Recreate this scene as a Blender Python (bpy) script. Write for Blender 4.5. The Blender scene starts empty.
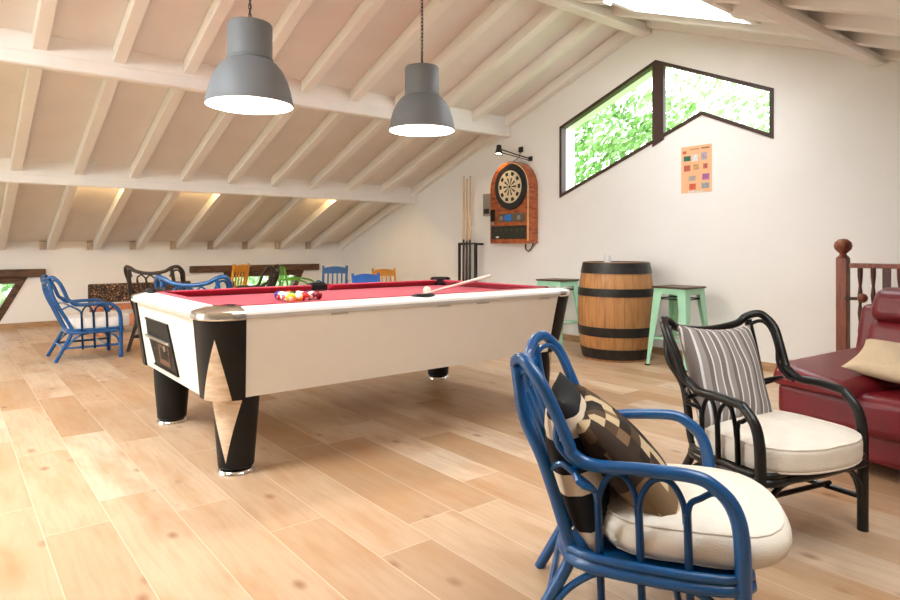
import bpy, bmesh, math, random
from mathutils import Vector, Matrix, noise
from mathutils.geometry import tessellate_polygon
R = math.radians
PI = math.pi
SC = bpy.context.scene
COL = SC.collection
random.seed(7)

# ------------------------------------------------------------------ materials
MATS = {}
def nt(name):
    m = bpy.data.materials.new(name); m.use_nodes = True
    n = m.node_tree; n.nodes.clear()
    out = n.nodes.new('ShaderNodeOutputMaterial')
    return m, n, out
def mat(name, col, rough=.5, metal=0, var=.06, scale=8, spec=.5, bump=0, bscale=60, sheen=0, coat=0, stretch=None, trans=0):
    if name in MATS: return MATS[name]
    m, n, out = nt(name); N = n.nodes.new; L = n.links.new
    b = N('ShaderNodeBsdfPrincipled'); L(b.outputs[0], out.inputs[0])
    b.inputs['Roughness'].default_value = rough; b.inputs['Metallic'].default_value = metal
    b.inputs['Specular IOR Level'].default_value = spec
    if sheen: b.inputs['Sheen Weight'].default_value = sheen
    if coat: b.inputs['Coat Weight'].default_value = coat; b.inputs['Coat Roughness'].default_value = .15
    tc = N('ShaderNodeTexCoord'); src = tc.outputs['Object']
    if stretch:
        mp = N('ShaderNodeMapping'); mp.inputs['Scale'].default_value = stretch; L(src, mp.inputs[0]); src = mp.outputs[0]
    nz = N('ShaderNodeTexNoise'); nz.inputs['Scale'].default_value = scale; nz.inputs['Detail'].default_value = 4
    L(src, nz.inputs['Vector'])
    cr = N('ShaderNodeValToRGB')
    a = [max(0, c*(1-var)) for c in col]; c2 = [min(1, c*(1+var)) for c in col]
    cr.color_ramp.elements[0].color = (*a, 1); cr.color_ramp.elements[0].position = .3
    cr.color_ramp.elements[1].color = (*c2, 1); cr.color_ramp.elements[1].position = .7
    L(nz.outputs['Fac'], cr.inputs[0]); L(cr.outputs[0], b.inputs['Base Color'])
    if bump:
        n2 = N('ShaderNodeTexNoise'); n2.inputs['Scale'].default_value = bscale; n2.inputs['Detail'].default_value = 3
        L(src, n2.inputs['Vector'])
        bp = N('ShaderNodeBump'); bp.inputs['Strength'].default_value = bump; bp.inputs['Distance'].default_value = .01
        L(n2.outputs['Fac'], bp.inputs['Height']); L(bp.outputs[0], b.inputs['Normal'])
    MATS[name] = m
    return m
def emis(name, col, s):
    if name in MATS: return MATS[name]
    m, n, out = nt(name); e = n.nodes.new('ShaderNodeEmission')
    e.inputs[0].default_value = (*col, 1); e.inputs[1].default_value = s
    n.links.new(e.outputs[0], out.inputs[0]); MATS[name] = m; return m
def srgb(r, g, b):
    f = lambda c: (c/255/12.92) if c/255 <= .04045 else ((c/255+.055)/1.055)**2.4
    return (f(r), f(g), f(b))
def glass_mat():
    m, n, out = nt('window_glass'); N = n.nodes.new; L = n.links.new
    t = N('ShaderNodeBsdfTransparent'); g = N('ShaderNodeBsdfGlossy'); g.inputs['Roughness'].default_value = .02
    lw = N('ShaderNodeLayerWeight'); pw = N('ShaderNodeMath'); pw.operation = 'POWER'; L(lw.outputs['Facing'], pw.inputs[0]); pw.inputs[1].default_value = 5
    fr = N('ShaderNodeMath'); fr.operation = 'MULTIPLY_ADD'; L(pw.outputs[0], fr.inputs[0]); fr.inputs[1].default_value = .7; fr.inputs[2].default_value = .04
    mx = N('ShaderNodeMixShader'); L(fr.outputs[0], mx.inputs[0]); L(t.outputs[0], mx.inputs[1]); L(g.outputs[0], mx.inputs[2])
    L(mx.outputs[0], out.inputs[0]); return m
GLASS = glass_mat()

def floor_mat():
    m, n, out = nt('wood_look_planks'); N = n.nodes.new; L = n.links.new
    b = N('ShaderNodeBsdfPrincipled'); L(b.outputs[0], out.inputs[0])
    geo = N('ShaderNodeNewGeometry'); sp = N('ShaderNodeSeparateXYZ'); L(geo.outputs['Position'], sp.inputs[0])
    def math_(op, a, bb=None, c=None):
        k = N('ShaderNodeMath'); k.operation = op
        for i, v in enumerate((a, bb, c)):
            if v is None: continue
            if isinstance(v, (int, float)): k.inputs[i].default_value = v
            else: L(v, k.inputs[i])
        return k.outputs[0]
    W, LEN = .24, 1.22
    yy = math_('DIVIDE', math_('SUBTRACT', sp.outputs['Y'], .07), W)
    row = math_('FLOOR', yy); fy = math_('FRACT', yy)
    wr = N('ShaderNodeTexWhiteNoise'); wr.noise_dimensions = '1D'; L(row, wr.inputs['W'])
    xx = math_('ADD', math_('DIVIDE', sp.outputs['X'], LEN), math_('MULTIPLY', wr.outputs['Value'], 3.0))
    colm = math_('FLOOR', xx); fx = math_('FRACT', xx)
    cb = N('ShaderNodeCombineXYZ'); L(colm, cb.inputs[0]); L(row, cb.inputs[1])
    wp = N('ShaderNodeTexWhiteNoise'); wp.noise_dimensions = '2D'; L(cb.outputs[0], wp.inputs['Vector'])
    # tone of each plank
    tone = N('ShaderNodeValToRGB'); e = tone.color_ramp.elements
    e[0].color = (*srgb(184, 149, 114), 1); e[0].position = 0
    e[1].color = (*srgb(216, 193, 166), 1); e[1].position = 1
    e.new(.35).color = (*srgb(196, 163, 130), 1); e.new(.7).color = (*srgb(206, 178, 147), 1)
    L(wp.outputs['Value'], tone.inputs[0])
    # grain, offset by plank
    ofs = N('ShaderNodeVectorMath'); ofs.operation = 'SCALE'; L(wp.outputs['Color'], ofs.inputs[0]); ofs.inputs['Scale'].default_value = 37
    av = N('ShaderNodeVectorMath'); av.operation = 'ADD'; L(geo.outputs['Position'], av.inputs[0]); L(ofs.outputs[0], av.inputs[1])
    mp = N('ShaderNodeMapping'); mp.inputs['Scale'].default_value = (2.2, 26, 1); L(av.outputs[0], mp.inputs[0])
    gr = N('ShaderNodeTexNoise'); gr.inputs['Scale'].default_value = 1.6; gr.inputs['Detail'].default_value = 6; gr.inputs['Distortion'].default_value = .6
    L(mp.outputs[0], gr.inputs['Vector'])
    cl = N('ShaderNodeTexNoise'); cl.inputs['Scale'].default_value = 3.2; cl.inputs['Detail'].default_value = 3
    mp2 = N('ShaderNodeMapping'); mp2.inputs['Scale'].default_value = (.7, 2.2, 1); L(av.outputs[0], mp2.inputs[0]); L(mp2.outputs[0], cl.inputs['Vector'])
    # knots
    mp3 = N('ShaderNodeMapping'); mp3.inputs['Scale'].default_value = (1.5, 2.6, 1); L(av.outputs[0], mp3.inputs[0])
    vo = N('ShaderNodeTexVoronoi'); vo.inputs['Scale'].default_value = 2.0; L(mp3.outputs[0], vo.inputs['Vector'])
    kn = N('ShaderNodeMapRange'); kn.inputs['From Min'].default_value = .03; kn.inputs['From Max'].default_value = .15
    kn.inputs['To Min'].default_value = 1; kn.inputs['To Max'].default_value = 0; L(vo.outputs['Distance'], kn.inputs[0])
    def mix(fac, a, bb, mode='MIX'):
        k = N('ShaderNodeMix'); k.data_type = 'RGBA'; k.blend_type = mode
        if isinstance(fac, (int, float)): k.inputs['Factor'].default_value = fac
        else: L(fac, k.inputs['Factor'])
        for i, v in ((6, a), (7, bb)):
            if isinstance(v, tuple): k.inputs[i].default_value = (*v, 1)
            else: L(v, k.inputs[i])
        return k.outputs[2]
    g1 = N('ShaderNodeMapRange'); g1.inputs['From Min'].default_value = .42; g1.inputs['From Max'].default_value = .72; L(gr.outputs['Fac'], g1.inputs[0])
    c = mix(math_('MULTIPLY', g1.outputs[0], .26), tone.outputs[0], srgb(160, 114, 74))
    g2 = N('ShaderNodeMapRange'); g2.inputs['From Min'].default_value = .45; g2.inputs['From Max'].default_value = .75; L(cl.outputs['Fac'], g2.inputs[0])
    c = mix(math_('MULTIPLY', g2.outputs[0], .7), c, srgb(178, 130, 84))
    c = mix(math_('MULTIPLY', kn.outputs[0], .7), c, srgb(134, 82, 42))
    # joints
    jy = math_('LESS_THAN', math_('MINIMUM', fy, math_('SUBTRACT', 1, fy)), .011)
    jx = math_('LESS_THAN', math_('MINIMUM', fx, math_('SUBTRACT', 1, fx)), .0022)
    j = math_('MAXIMUM', jx, jy)
    c = mix(math_('MULTIPLY', j, .8), c, srgb(214, 190, 162))
    L(c, b.inputs['Base Color'])
    b.inputs['Roughness'].default_value = .42; b.inputs['Specular IOR Level'].default_value = .45
    bp = N('ShaderNodeBump'); bp.inputs['Strength'].default_value = .15; bp.inputs['Distance'].default_value = .004
    L(math_('SUBTRACT', gr.outputs['Fac'], j), bp.inputs['Height']); L(bp.outputs[0], b.inputs['Normal'])
    return m

def band_mat(name, cols, widths, axis=0, rough=.8, period=None):
    """woven stripes across object X (0) or Y (1)"""
    m, n, out = nt(name); N = n.nodes.new; L = n.links.new
    b = N('ShaderNodeBsdfPrincipled'); L(b.outputs[0], out.inputs[0]); b.inputs['Roughness'].default_value = rough
    b.inputs['Specular IOR Level'].default_value = .2
    tc = N('ShaderNodeTexCoord'); sp = N('ShaderNodeSeparateXYZ'); L(tc.outputs['Object'], sp.inputs[0])
    tot = sum(widths)
    k = N('ShaderNodeMath'); k.operation = 'DIVIDE'; L(sp.outputs[axis], k.inputs[0]); k.inputs[1].default_value = tot
    f = N('ShaderNodeMath'); f.operation = 'FRACT'; L(k.outputs[0], f.inputs[0])
    cr = N('ShaderNodeValToRGB'); cr.color_ramp.interpolation = 'CONSTANT'
    el = cr.color_ramp.elements; p = 0
    for i, (c, w) in enumerate(zip(cols, widths)):
        if i == 0: el[0].color = (*c, 1); el[0].position = 0
        elif i == 1: el[1].color = (*c, 1); el[1].position = p/tot
        else: el.new(p/tot).color = (*c, 1)
        p += w
    L(f.outputs[0], cr.inputs[0]); L(cr.outputs[0], b.inputs['Base Color'])
    return m
def check_mat(name, cols, size):
    m, n, out = nt(name); N = n.nodes.new; L = n.links.new
    b = N('ShaderNodeBsdfPrincipled'); L(b.outputs[0], out.inputs[0]); b.inputs['Roughness'].default_value = .8
    b.inputs['Specular IOR Level'].default_value = .2
    tc = N('ShaderNodeTexCoord'); s = N('ShaderNodeVectorMath'); s.operation = 'DIVIDE'; L(tc.outputs['Object'], s.inputs[0]); s.inputs[1].default_value = (size, size*.8, 9)
    fl = N('ShaderNodeVectorMath'); fl.operation = 'FLOOR'; L(s.outputs[0], fl.inputs[0])
    sp = N('ShaderNodeSeparateXYZ'); L(fl.outputs[0], sp.inputs[0]); cb = N('ShaderNodeCombineXYZ'); L(sp.outputs[0], cb.inputs[0]); L(sp.outputs[1], cb.inputs[1])
    w = N('ShaderNodeTexWhiteNoise'); w.noise_dimensions = '2D'; L(cb.outputs[0], w.inputs['Vector'])
    cr = N('ShaderNodeValToRGB'); cr.color_ramp.interpolation = 'CONSTANT'; el = cr.color_ramp.elements
    for i, c in enumerate(cols):
        p = i/len(cols)
        if i < 2: el[i].color = (*c, 1); el[i].position = p
        else: el.new(p).color = (*c, 1)
    L(w.outputs['Value'], cr.inputs[0]); L(cr.outputs[0], b.inputs['Base Color'])
    return m
def wood_mat(name, col, dark, rough=.45, stretch=(2, 2, 20), scale=2.0, coat=0):
    m, n, out = nt(name); N = n.nodes.new; L = n.links.new
    b = N('ShaderNodeBsdfPrincipled'); L(b.outputs[0], out.inputs[0]); b.inputs['Roughness'].default_value = rough
    if coat: b.inputs['Coat Weight'].default_value = coat; b.inputs['Coat Roughness'].default_value = .1
    tc = N('ShaderNodeTexCoord'); mp = N('ShaderNodeMapping'); mp.inputs['Scale'].default_value = stretch; L(tc.outputs['Object'], mp.inputs[0])
    nz = N('ShaderNodeTexNoise'); nz.inputs['Scale'].default_value = scale; nz.inputs['Detail'].default_value = 6; nz.inputs['Distortion'].default_value = .8
    L(mp.outputs[0], nz.inputs['Vector'])
    cr = N('ShaderNodeValToRGB'); cr.color_ramp.elements[0].color = (*dark, 1); cr.color_ramp.elements[0].position = .32
    cr.color_ramp.elements[1].color = (*col, 1); cr.color_ramp.elements[1].position = .62
    L(nz.outputs['Fac'], cr.inputs[0]); L(cr.outputs[0], b.inputs['Base Color'])
    return m
def stave_mat():
    m, n, out = nt('oak_staves'); N = n.nodes.new; L = n.links.new
    b = N('ShaderNodeBsdfPrincipled'); L(b.outputs[0], out.inputs[0]); b.inputs['Roughness'].default_value = .5
    tc = N('ShaderNodeTexCoord'); sp = N('ShaderNodeSeparateXYZ'); L(tc.outputs['Object'], sp.inputs[0])
    at = N('ShaderNodeMath'); at.operation = 'ARCTAN2'; L(sp.outputs[1], at.inputs[0]); L(sp.outputs[0], at.inputs[1])
    mu = N('ShaderNodeMath'); mu.operation = 'MULTIPLY'; mu.inputs[1].default_value = 26/(2*PI); L(at.outputs[0], mu.inputs[0])
    fl = N('ShaderNodeMath'); fl.operation = 'FLOOR'; L(mu.outputs[0], fl.inputs[0])
    fr = N('ShaderNodeMath'); fr.operation = 'FRACT'; L(mu.outputs[0], fr.inputs[0])
    wn = N('ShaderNodeTexWhiteNoise'); wn.noise_dimensions = '1D'; L(fl.outputs[0], wn.inputs['W'])
    cr = N('ShaderNodeValToRGB'); cr.color_ramp.elements[0].color = (*srgb(176, 128, 80), 1); cr.color_ramp.elements[1].color = (*srgb(206, 150, 92), 1)
    L(wn.outputs['Value'], cr.inputs[0])
    mp = N('ShaderNodeMapping'); mp.inputs['Scale'].default_value = (9, 9, 1.2); L(tc.outputs['Object'], mp.inputs[0])
    nz = N('ShaderNodeTexNoise'); nz.inputs['Scale'].default_value = 3; nz.inputs['Detail'].default_value = 5; L(mp.outputs[0], nz.inputs['Vector'])
    mr = N('ShaderNodeMapRange'); mr.inputs['From Min'].default_value = .45; mr.inputs['From Max'].default_value = .75; mr.inputs['To Max'].default_value = .6; L(nz.outputs['Fac'], mr.inputs[0])
    mx = N('ShaderNodeMix'); mx.data_type = 'RGBA'; L(mr.outputs[0], mx.inputs['Factor']); L(cr.outputs[0], mx.inputs[6]); mx.inputs[7].default_value = (*srgb(126, 78, 38), 1)
    lt = N('ShaderNodeMath'); lt.operation = 'LESS_THAN'; L(fr.outputs[0], lt.inputs[0]); lt.inputs[1].default_value = .06
    m2 = N('ShaderNodeMath'); m2.operation = 'MULTIPLY'; L(lt.outputs[0], m2.inputs[0]); m2.inputs[1].default_value = .5
    mx2 = N('ShaderNodeMix'); mx2.data_type = 'RGBA'; L(m2.outputs[0], mx2.inputs['Factor']); L(mx.outputs[2], mx2.inputs[6]); mx2.inputs[7].default_value = (*srgb(90, 54, 26), 1)
    L(mx2.outputs[2], b.inputs['Base Color'])
    return m

M_WALL = mat('white_plaster', srgb(242, 239, 235), .9, var=.012, scale=3, spec=.2, bump=.08, bscale=25)
M_BEAM = mat('white_painted_wood', srgb(245, 241, 235), .6, var=.02, scale=3, spec=.3)
M_DECK = mat('painted_boards', srgb(238, 233, 227), .7, var=.03, scale=2.5, spec=.25)
M_FLOOR = floor_mat()
M_BASEB = wood_mat('baseboard_tile', srgb(186, 150, 112), srgb(150, 112, 76), .5, (3, 3, 30), 2)
M_WFRAME = mat('brown_window_frame', srgb(66, 44, 38), .45, var=.1)
M_DWOOD = wood_mat('dark_rough_timber', srgb(104, 74, 52), srgb(58, 40, 28), .7, (20, 3, 20), 1.5)
M_CHROME = mat('chrome', (.78, .77, .75), .14, 1, var=.04)
M_BLACKLAM = mat('black_laminate', (.008, .0075, .0075), .45, var=.2, spec=.25)
M_WHITELAM = mat('white_laminate', srgb(240, 234, 222), .38, var=.012)
M_RAILW = mat('white_rail_laminate', srgb(246, 242, 236), .25, var=.01)
M_RAILEDGE = mat('grey_rail_edge', srgb(196, 190, 180), .4)
M_CLOTH = mat('crimson_baize', srgb(166, 36, 62), .95, var=.05, scale=30, spec=.1, sheen=.25)
M_INLAY = wood_mat('pale_maple_inlay', srgb(228, 204, 176), srgb(204, 172, 138), .4, (5, 5, 16), 2.2)
M_SILVER = mat('silver_metal', (.55, .55, .55), .3, 1)
M_DARKIN = mat('dark_recess', (.008, .0075, .0075), .5, var=.2, spec=.25)
M_BRWIN = mat('brown_ply', srgb(100, 62, 36), .5)
M_BLUE = mat('blue_rattan', srgb(0, 76, 132), .32, var=.14, scale=14, coat=.3, bump=.1, bscale=90)
M_BLACK = mat('black_rattan', (.006, .0055, .0055), .36, var=.3, scale=14, spec=.35, coat=.15, bump=.1, bscale=90)
M_DBROWN = mat('dark_brown_rattan', srgb(46, 34, 26), .4, var=.25, scale=14, bump=.1, bscale=90)
M_CREAM = mat('cream_canvas', srgb(232, 222, 206), .9, var=.03, scale=20, spec=.15, bump=.15, bscale=220)
M_WHITEC = mat('white_cotton', srgb(238, 230, 224), .9, var=.03, scale=16, spec=.15, bump=.1, bscale=160)
M_LEATHER = mat('oxblood_leather', srgb(108, 18, 28), .34, var=.16, scale=7, spec=.5, bump=.12, bscale=140)
M_LINEN = mat('beige_linen', srgb(212, 190, 158), .9, var=.04, scale=50, spec=.1, bump=.2, bscale=260)
M_MINT = mat('mint_painted_steel', srgb(168, 226, 194), .4, var=.05)
M_SEATW = wood_mat('dark_stool_wood', srgb(98, 66, 44), srgb(52, 34, 24), .45, (2, 18, 18), 2)
M_HOOP = mat('black_iron_hoop', (.022, .02, .02), .45, .3, var=.4, scale=12)
M_STAVE = stave_mat()
M_CABW = wood_mat('orange_veneer', srgb(186, 96, 44), srgb(124, 54, 22), .35, (4, 4, 14), 2.4, coat=.3)
M_NEWEL = wood_mat('reddish_oak', srgb(142, 76, 50), srgb(104, 50, 32), .4, (9, 9, 2), 3)
M_BALUS = wood_mat('dark_mahogany', srgb(92, 40, 32), srgb(58, 24, 20), .4, (9, 9, 2), 3)
M_LAMP = mat('grey_lamp_paint', srgb(122, 127, 133), .55, var=.03, spec=.45)
M_LAMPIN = mat('white_enamel', (.9, .88, .84), .6, var=.01)
M_CHAIN = mat('dark_chain', (.05, .048, .045), .4, .6)
M_CUE = wood_mat('maple_cue', srgb(226, 190, 146), srgb(206, 164, 118), .3, (30, 30, 2), 2, coat=.3)
M_CUEB = mat('dark_cue_butt', srgb(58, 34, 24), .3, coat=.3)
M_CUEP = mat('pale_pink_cue', srgb(240, 214, 200), .3, coat=.3)
M_IRON = mat('black_iron', (.02, .018, .018), .5)
M_GREYP = mat('grey_plastic', srgb(150, 142, 132), .5)
M_ORANGE = mat('amber_painted_wood', srgb(212, 140, 40), .45, var=.08)
M_BLUEW = mat('blue_painted_wood', srgb(30, 84, 146), .45, var=.12)
M_GREENM = mat('green_painted_steel', srgb(96, 160, 50), .45, var=.08)
M_PAPER = mat('orange_paper', srgb(238, 186, 142), .8, var=.03)
M_LEAF = mat('green_leaf', srgb(118, 164, 84), .5, var=.3, scale=1.6)
M_LEAF_HAZE = mat('hazed_green_leaf', srgb(160, 195, 138), .5, var=.15, scale=1.6)  # haze and overexposed daylight painted into a paler leaf colour
M_BARK = mat('grey_bark', srgb(110, 90, 72), .9, var=.2)
M_GRASS = mat('lawn_grass', srgb(120, 165, 70), .9, var=.2)
M_BENCH = wood_mat('reddish_pine', srgb(206, 140, 104), srgb(166, 100, 70), .5, (20, 3, 20), 1.5)

# ------------------------------------------------------------------ mesh builder
class MB:
    def __init__(s): s.v = []; s.f = []; s.mi = []
    def add(s, vs, fs, mi=0):
        o = len(s.v); s.v += [Vector(p) for p in vs]
        for f in fs: s.f.append([i+o for i in f]); s.mi.append(mi)
        return s
    def box(s, a, b, mi=0, M=None):
        (x0, y0, z0), (x1, y1, z1) = a, b
        vs = [Vector(p) for p in ((x0,y0,z0),(x1,y0,z0),(x1,y1,z0),(x0,y1,z0),(x0,y0,z1),(x1,y0,z1),(x1,y1,z1),(x0,y1,z1))]
        if M: vs = [M @ p for p in vs]
        return s.add(vs, [(0,3,2,1),(4,5,6,7),(0,1,5,4),(1,2,6,5),(2,3,7,6),(3,0,4,7)], mi)
    def loft(s, rings, caps=True, mi=0, closed=True):
        n = len(rings[0]); vs = [p for r_ in rings for p in r_]; fs = []
        for i in range(len(rings)-1):
            for j in range(n if closed else n-1):
                k = (j+1) % n
                fs.append((i*n+j, i*n+k, (i+1)*n+k, (i+1)*n+j))
        if caps: fs.append(tuple(range(n-1, -1, -1))); fs.append(tuple((len(rings)-1)*n+j for j in range(n)))
        return s.add(vs, fs, mi)
    def tube(s, pts, r, k=8, sub=6, mi=0, smooth=True, closed=False):
        P = [Vector(p) for p in pts]
        rr = r if isinstance(r, (list, tuple)) else [r]*len(P)
        if smooth and len(P) > 2:
            Q = []; RR = []
            m = len(P); rng = range(m if closed else m-1)
            for i in rng:
                p0 = P[i-1] if (i > 0 or closed) else P[0]*2-P[1]
                p1 = P[i]; p2 = P[(i+1) % m]
                p3 = P[(i+2) % m] if (i+2 < m or closed) else P[-1]*2-P[-2]
                for t in range(sub):
                    t /= sub; t2 = t*t; t3 = t2*t
                    Q.append(.5*((2*p1)+(p2-p0)*t+(2*p0-5*p1+4*p2-p3)*t2+(3*p1-p0-3*p2+p3)*t3))
                    RR.append(rr[i]*(1-t)+rr[(i+1) % m]*t)
            if not closed: Q.append(P[-1]); RR.append(rr[-1])
            P, rr = Q, RR
        n = len(P); rings = []; up = None
        for i in range(n):
            a = P[i-1] if (i > 0 or closed) else P[i]; b = P[(i+1) % n] if (i < n-1 or closed) else P[i]
            T = (b-a)
            if T.length < 1e-9: T = Vector((0, 0, 1))
            T.normalize()
            if up is None:
                up = Vector((0, 0, 1)) if abs(T.z) < .9 else Vector((1, 0, 0))
            up = up-T*up.dot(T)
            if up.length < 1e-6: up = T.orthogonal()
            up.normalize(); sd = T.cross(up)
            rings.append([P[i]+(up*math.cos(2*PI*j/k)+sd*math.sin(2*PI*j/k))*rr[i] for j in range(k)])
        if closed: rings.append(rings[0])
        return s.loft(rings, not closed, mi)
    def lathe(s, prof, k=32, c=(0,0,0), mi=0, caps=True, M=None):
        rings = []
        for (r_, z) in prof:
            ring = [Vector((c[0]+max(r_,1e-4)*math.cos(2*PI*j/k), c[1]+max(r_,1e-4)*math.sin(2*PI*j/k), c[2]+z)) for j in range(k)]
            if M: ring = [M @ p for p in ring]
            rings.append(ring)
        return s.loft(rings, caps, mi)
    def prism(s, poly, a, b, ax='z', mi=0, M=None):
        def P(u, v, w):
            p = {'z': (u, v, w), 'y': (u, w, v), 'x': (w, u, v)}[ax]
            p = Vector(p); return M @ p if M else p
        return s.loft([[P(u, v, a) for u, v in poly], [P(u, v, b) for u, v in poly]], True, mi)
    def sphere(s, c, r_, k=16, mi=0):
        n = k//2; pr = [(r_*math.sin(PI*i/n), -r_*math.cos(PI*i/n)) for i in range(n+1)]
        return s.lathe(pr, k, c, mi)
    def build(s, name, mats, parent=None, smooth=False, bevel=0, segs=2, sub=0, loc=None, auto=40):
        me = bpy.data.meshes.new(name); me.from_pydata([tuple(p) for p in s.v], [], s.f)
        if not isinstance(mats, (list, tuple)): mats = [mats]
        for m in mats: me.materials.append(m)
        for p, i in zip(me.polygons, s.mi): p.material_index = i
        bm = bmesh.new(); bm.from_mesh(me); bmesh.ops.remove_doubles(bm, verts=bm.verts, dist=1e-6)
        bmesh.ops.recalc_face_normals(bm, faces=bm.faces); bm.to_mesh(me); bm.free()
        if smooth:
            for p in me.polygons: p.use_smooth = True
            me.set_sharp_from_angle(angle=R(auto))
        o = bpy.data.objects.new(name, me); COL.objects.link(o)
        if parent: o.parent = parent
        if loc: o.location = loc
        if bevel:
            b = o.modifiers.new('bevel', 'BEVEL'); b.width = bevel; b.segments = segs; b.limit_method = 'ANGLE'; b.angle_limit = R(35)
            if segs > 1:
                for p in me.polygons: p.use_smooth = True
                me.set_sharp_from_angle(angle=R(60))
        if sub:
            q = o.modifiers.new('sub', 'SUBSURF'); q.levels = sub; q.render_levels = sub
        return o
def thing(name, label, cat, loc=(0,0,0), rz=0, group=None, s=1):
    o = bpy.data.objects.new(name, None); COL.objects.link(o)
    o.location = loc; o.rotation_euler = (0, 0, rz); o.scale = (s, s, s); o.empty_display_size = .1
    o['label'] = label; o['category'] = cat
    if group: o['group'] = group
    return o
def tag(o, label, cat, group=None, kind=None):
    o['label'] = label; o['category'] = cat
    if group: o['group'] = group
    if kind: o['kind'] = kind
    return o
def struct(o): o['kind'] = 'structure'; return o
def dup(root, loc=None, rz=None, label=None, s=None):
    c = root.copy(); COL.objects.link(c)
    if loc is not None: c.location = loc
    if rz is not None: c.rotation_euler = (0, 0, rz)
    if s: c.scale = (s, s, s)
    if label: c['label'] = label
    def rec(src, dst):
        for ch in list(src.children):
            k = ch.copy(); COL.objects.link(k); k.parent = dst; rec(ch, k)
    rec(root, c); return c

# ------------------------------------------------------------------ room
YG, XK, XR, YB = 6.0, -10.8, 2.9, -6.0
XRIDGE, ZR, SL = -4.05, 3.55, .362          # underside of rafters
SR = .385
RD = .13                                     # rafter depth
def zl(x): return ZR+(x-XRIDGE)*SL           # underside of the rafters, left slope
def zr(x): return ZR-(x-XRIDGE)*SR
def holed(name, outer, holes, fmap, th, m, sgn=1):
    """wall slab: 2D outline with holes, extruded by th"""
    tris = tessellate_polygon([[Vector((*p, 0)) for p in outer]]+[[Vector((*p, 0)) for p in h] for h in holes])
    pts = list(outer)+[p for h in holes for p in h]
    b = MB()
    n = len(pts)
    b.add([fmap(*p, 0) for p in pts]+[fmap(*p, th) for p in pts], [tuple(t) for t in tris]+[tuple(i+n for i in reversed(t)) for t in tris])
    i0 = 0
    for lp in [outer]+list(holes):
        k = len(lp)
        for i in range(k):
            a, c = i0+i, i0+(i+1) % k
            b.f.append([a, c, c+n, a+n]); b.mi.append(0)
        i0 += k
    return struct(b.build(name, m))

struct(MB().box((XK-.3, YB-.3, -.12), (XR+.3, YG+.3, 0)).build('floor', M_FLOOR))
# gable wall with the split window
win = [(-5.292,1.766),(-5.292,2.653),(-3.929,3.175),(-2.688,2.627),(-2.688,2.158),(-3.399,2.495)]
ZT = RD+.02
g_out = [(XK-.25,0),(XK-.25,zl(XK-.25)+ZT),(XRIDGE,ZR+ZT),(XR+.25,zr(XR+.25)+ZT),(XR+.25,0)]
holed('wall_right', g_out, [win], lambda x,z,t: (x,YG+t,z), .28, M_WALL)
backw = [(-9.2,.1),(-9.2,1.55),(-7.2,2.1),(-4.4,2.6),(-4.4,.1)]
holed('wall_back', g_out, [backw], lambda x,z,t: (x,YB-t,z), .28, M_WALL)
# knee wall with the two low windows
kw1 = [(-.75,.10),(-.95,.725),(.93,.725),(.60,.10)]
kw2 = [(4.02,.10),(3.70,.725),(5.19,.725),(4.90,.10)]
holed('wall_left', [(YB-.25,0),(YB-.25,zl(XK)+ZT),(YG+.25,zl(XK)+ZT),(YG+.25,0)], [kw1, kw2], lambda y,z,t: (XK-t,y,z), .3, M_WALL)
holed('wall_front', [(YB-.25,0),(YB-.25,zr(XR)+ZT),(YG+.25,zr(XR)+ZT),(YG+.25,0)], [], lambda y,z,t: (XR+t,y,z), .3, M_WALL)
# roof boarding with skylights (x-range, y-range)
SKY_R = [(-3.62,-2.44,4.24,5.16), (-.95,.25,1.4,2.6), (-3.75,-2.6,-2.0,-.5)]  # second one is unseen, added to light the armchairs from above
SKY_L_ADDED = [(-7.4,-5.6,-2.6,-1.1)]  # unseen skylight added to brighten the floor at left
rect = lambda a: [(a[0],a[2]),(a[1],a[2]),(a[1],a[3]),(a[0],a[3])]
holed('ceiling', [(XK-.3,YB-.3),(XRIDGE,YB-.3),(XRIDGE,YG+.3),(XK-.3,YG+.3)], [rect(a) for a in SKY_L_ADDED], lambda x,y,t: (x,y,zl(x)+RD+t), .12, M_DECK)
holed('ceiling', [(XRIDGE,YB-.3),(XR+.3,YB-.3),(XR+.3,YG+.3),(XRIDGE,YG+.3)], [rect(a) for a in SKY_R], lambda x,y,t: (x,y,zr(x)+RD+t), .12, M_DECK)
tn = [0]
def trim(b, m=M_BEAM, bevel=.006, parent=None):
    tn[0] += 1
    return struct(b.build('trim_%d' % tn[0], m, parent, bevel=bevel, segs=1))
M_PLATE = mat('old_plaster_patch', srgb(196, 176, 152), .9, var=.25, scale=40)
def rafter(y, w=.105):
    for side in (0, 1):
        f = zl if side == 0 else zr
        xa, xb = (XK+.002, XRIDGE) if side == 0 else (XRIDGE, XR-.002)
        cut = [a for a in (SKY_L_ADDED if side == 0 else SKY_R) if a[2]-.02 < y < a[3]+.02]
        spans = [(xa, xb)]
        for a in cut:
            spans = [s_ for (p, q) in spans for s_ in ((p, min(q, a[0])), (max(p, a[1]), q)) if s_[1]-s_[0] > .1]
        for (p, q) in spans:
            b = MB()
            b.add([(p,y-w/2,f(p)),(q,y-w/2,f(q)),(q,y-w/2,f(q)+RD),(p,y-w/2,f(p)+RD),(p,y+w/2,f(p)),(q,y+w/2,f(q)),(q,y+w/2,f(q)+RD),(p,y+w/2,f(p)+RD)],
                  [(0,1,2,3),(7,6,5,4),(0,4,5,1),(1,5,6,2),(2,6,7,3),(3,7,4,0)])
            t_ = trim(b)
            if side == 0 and p < XK+.1 and 0 < y < 5.8:
                c = MB().box((XK+.001,y-w/2-.085,zl(XK)+.005),(XK+.05,y-w/2-.012,zl(XK)+.13))
                struct(c.build('rafter_shoe', M_PLATE, t_))
for i in range(12):
    rafter(5.95-.593*i)
for i in range(8): rafter(-1.2-.593*i)
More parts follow.
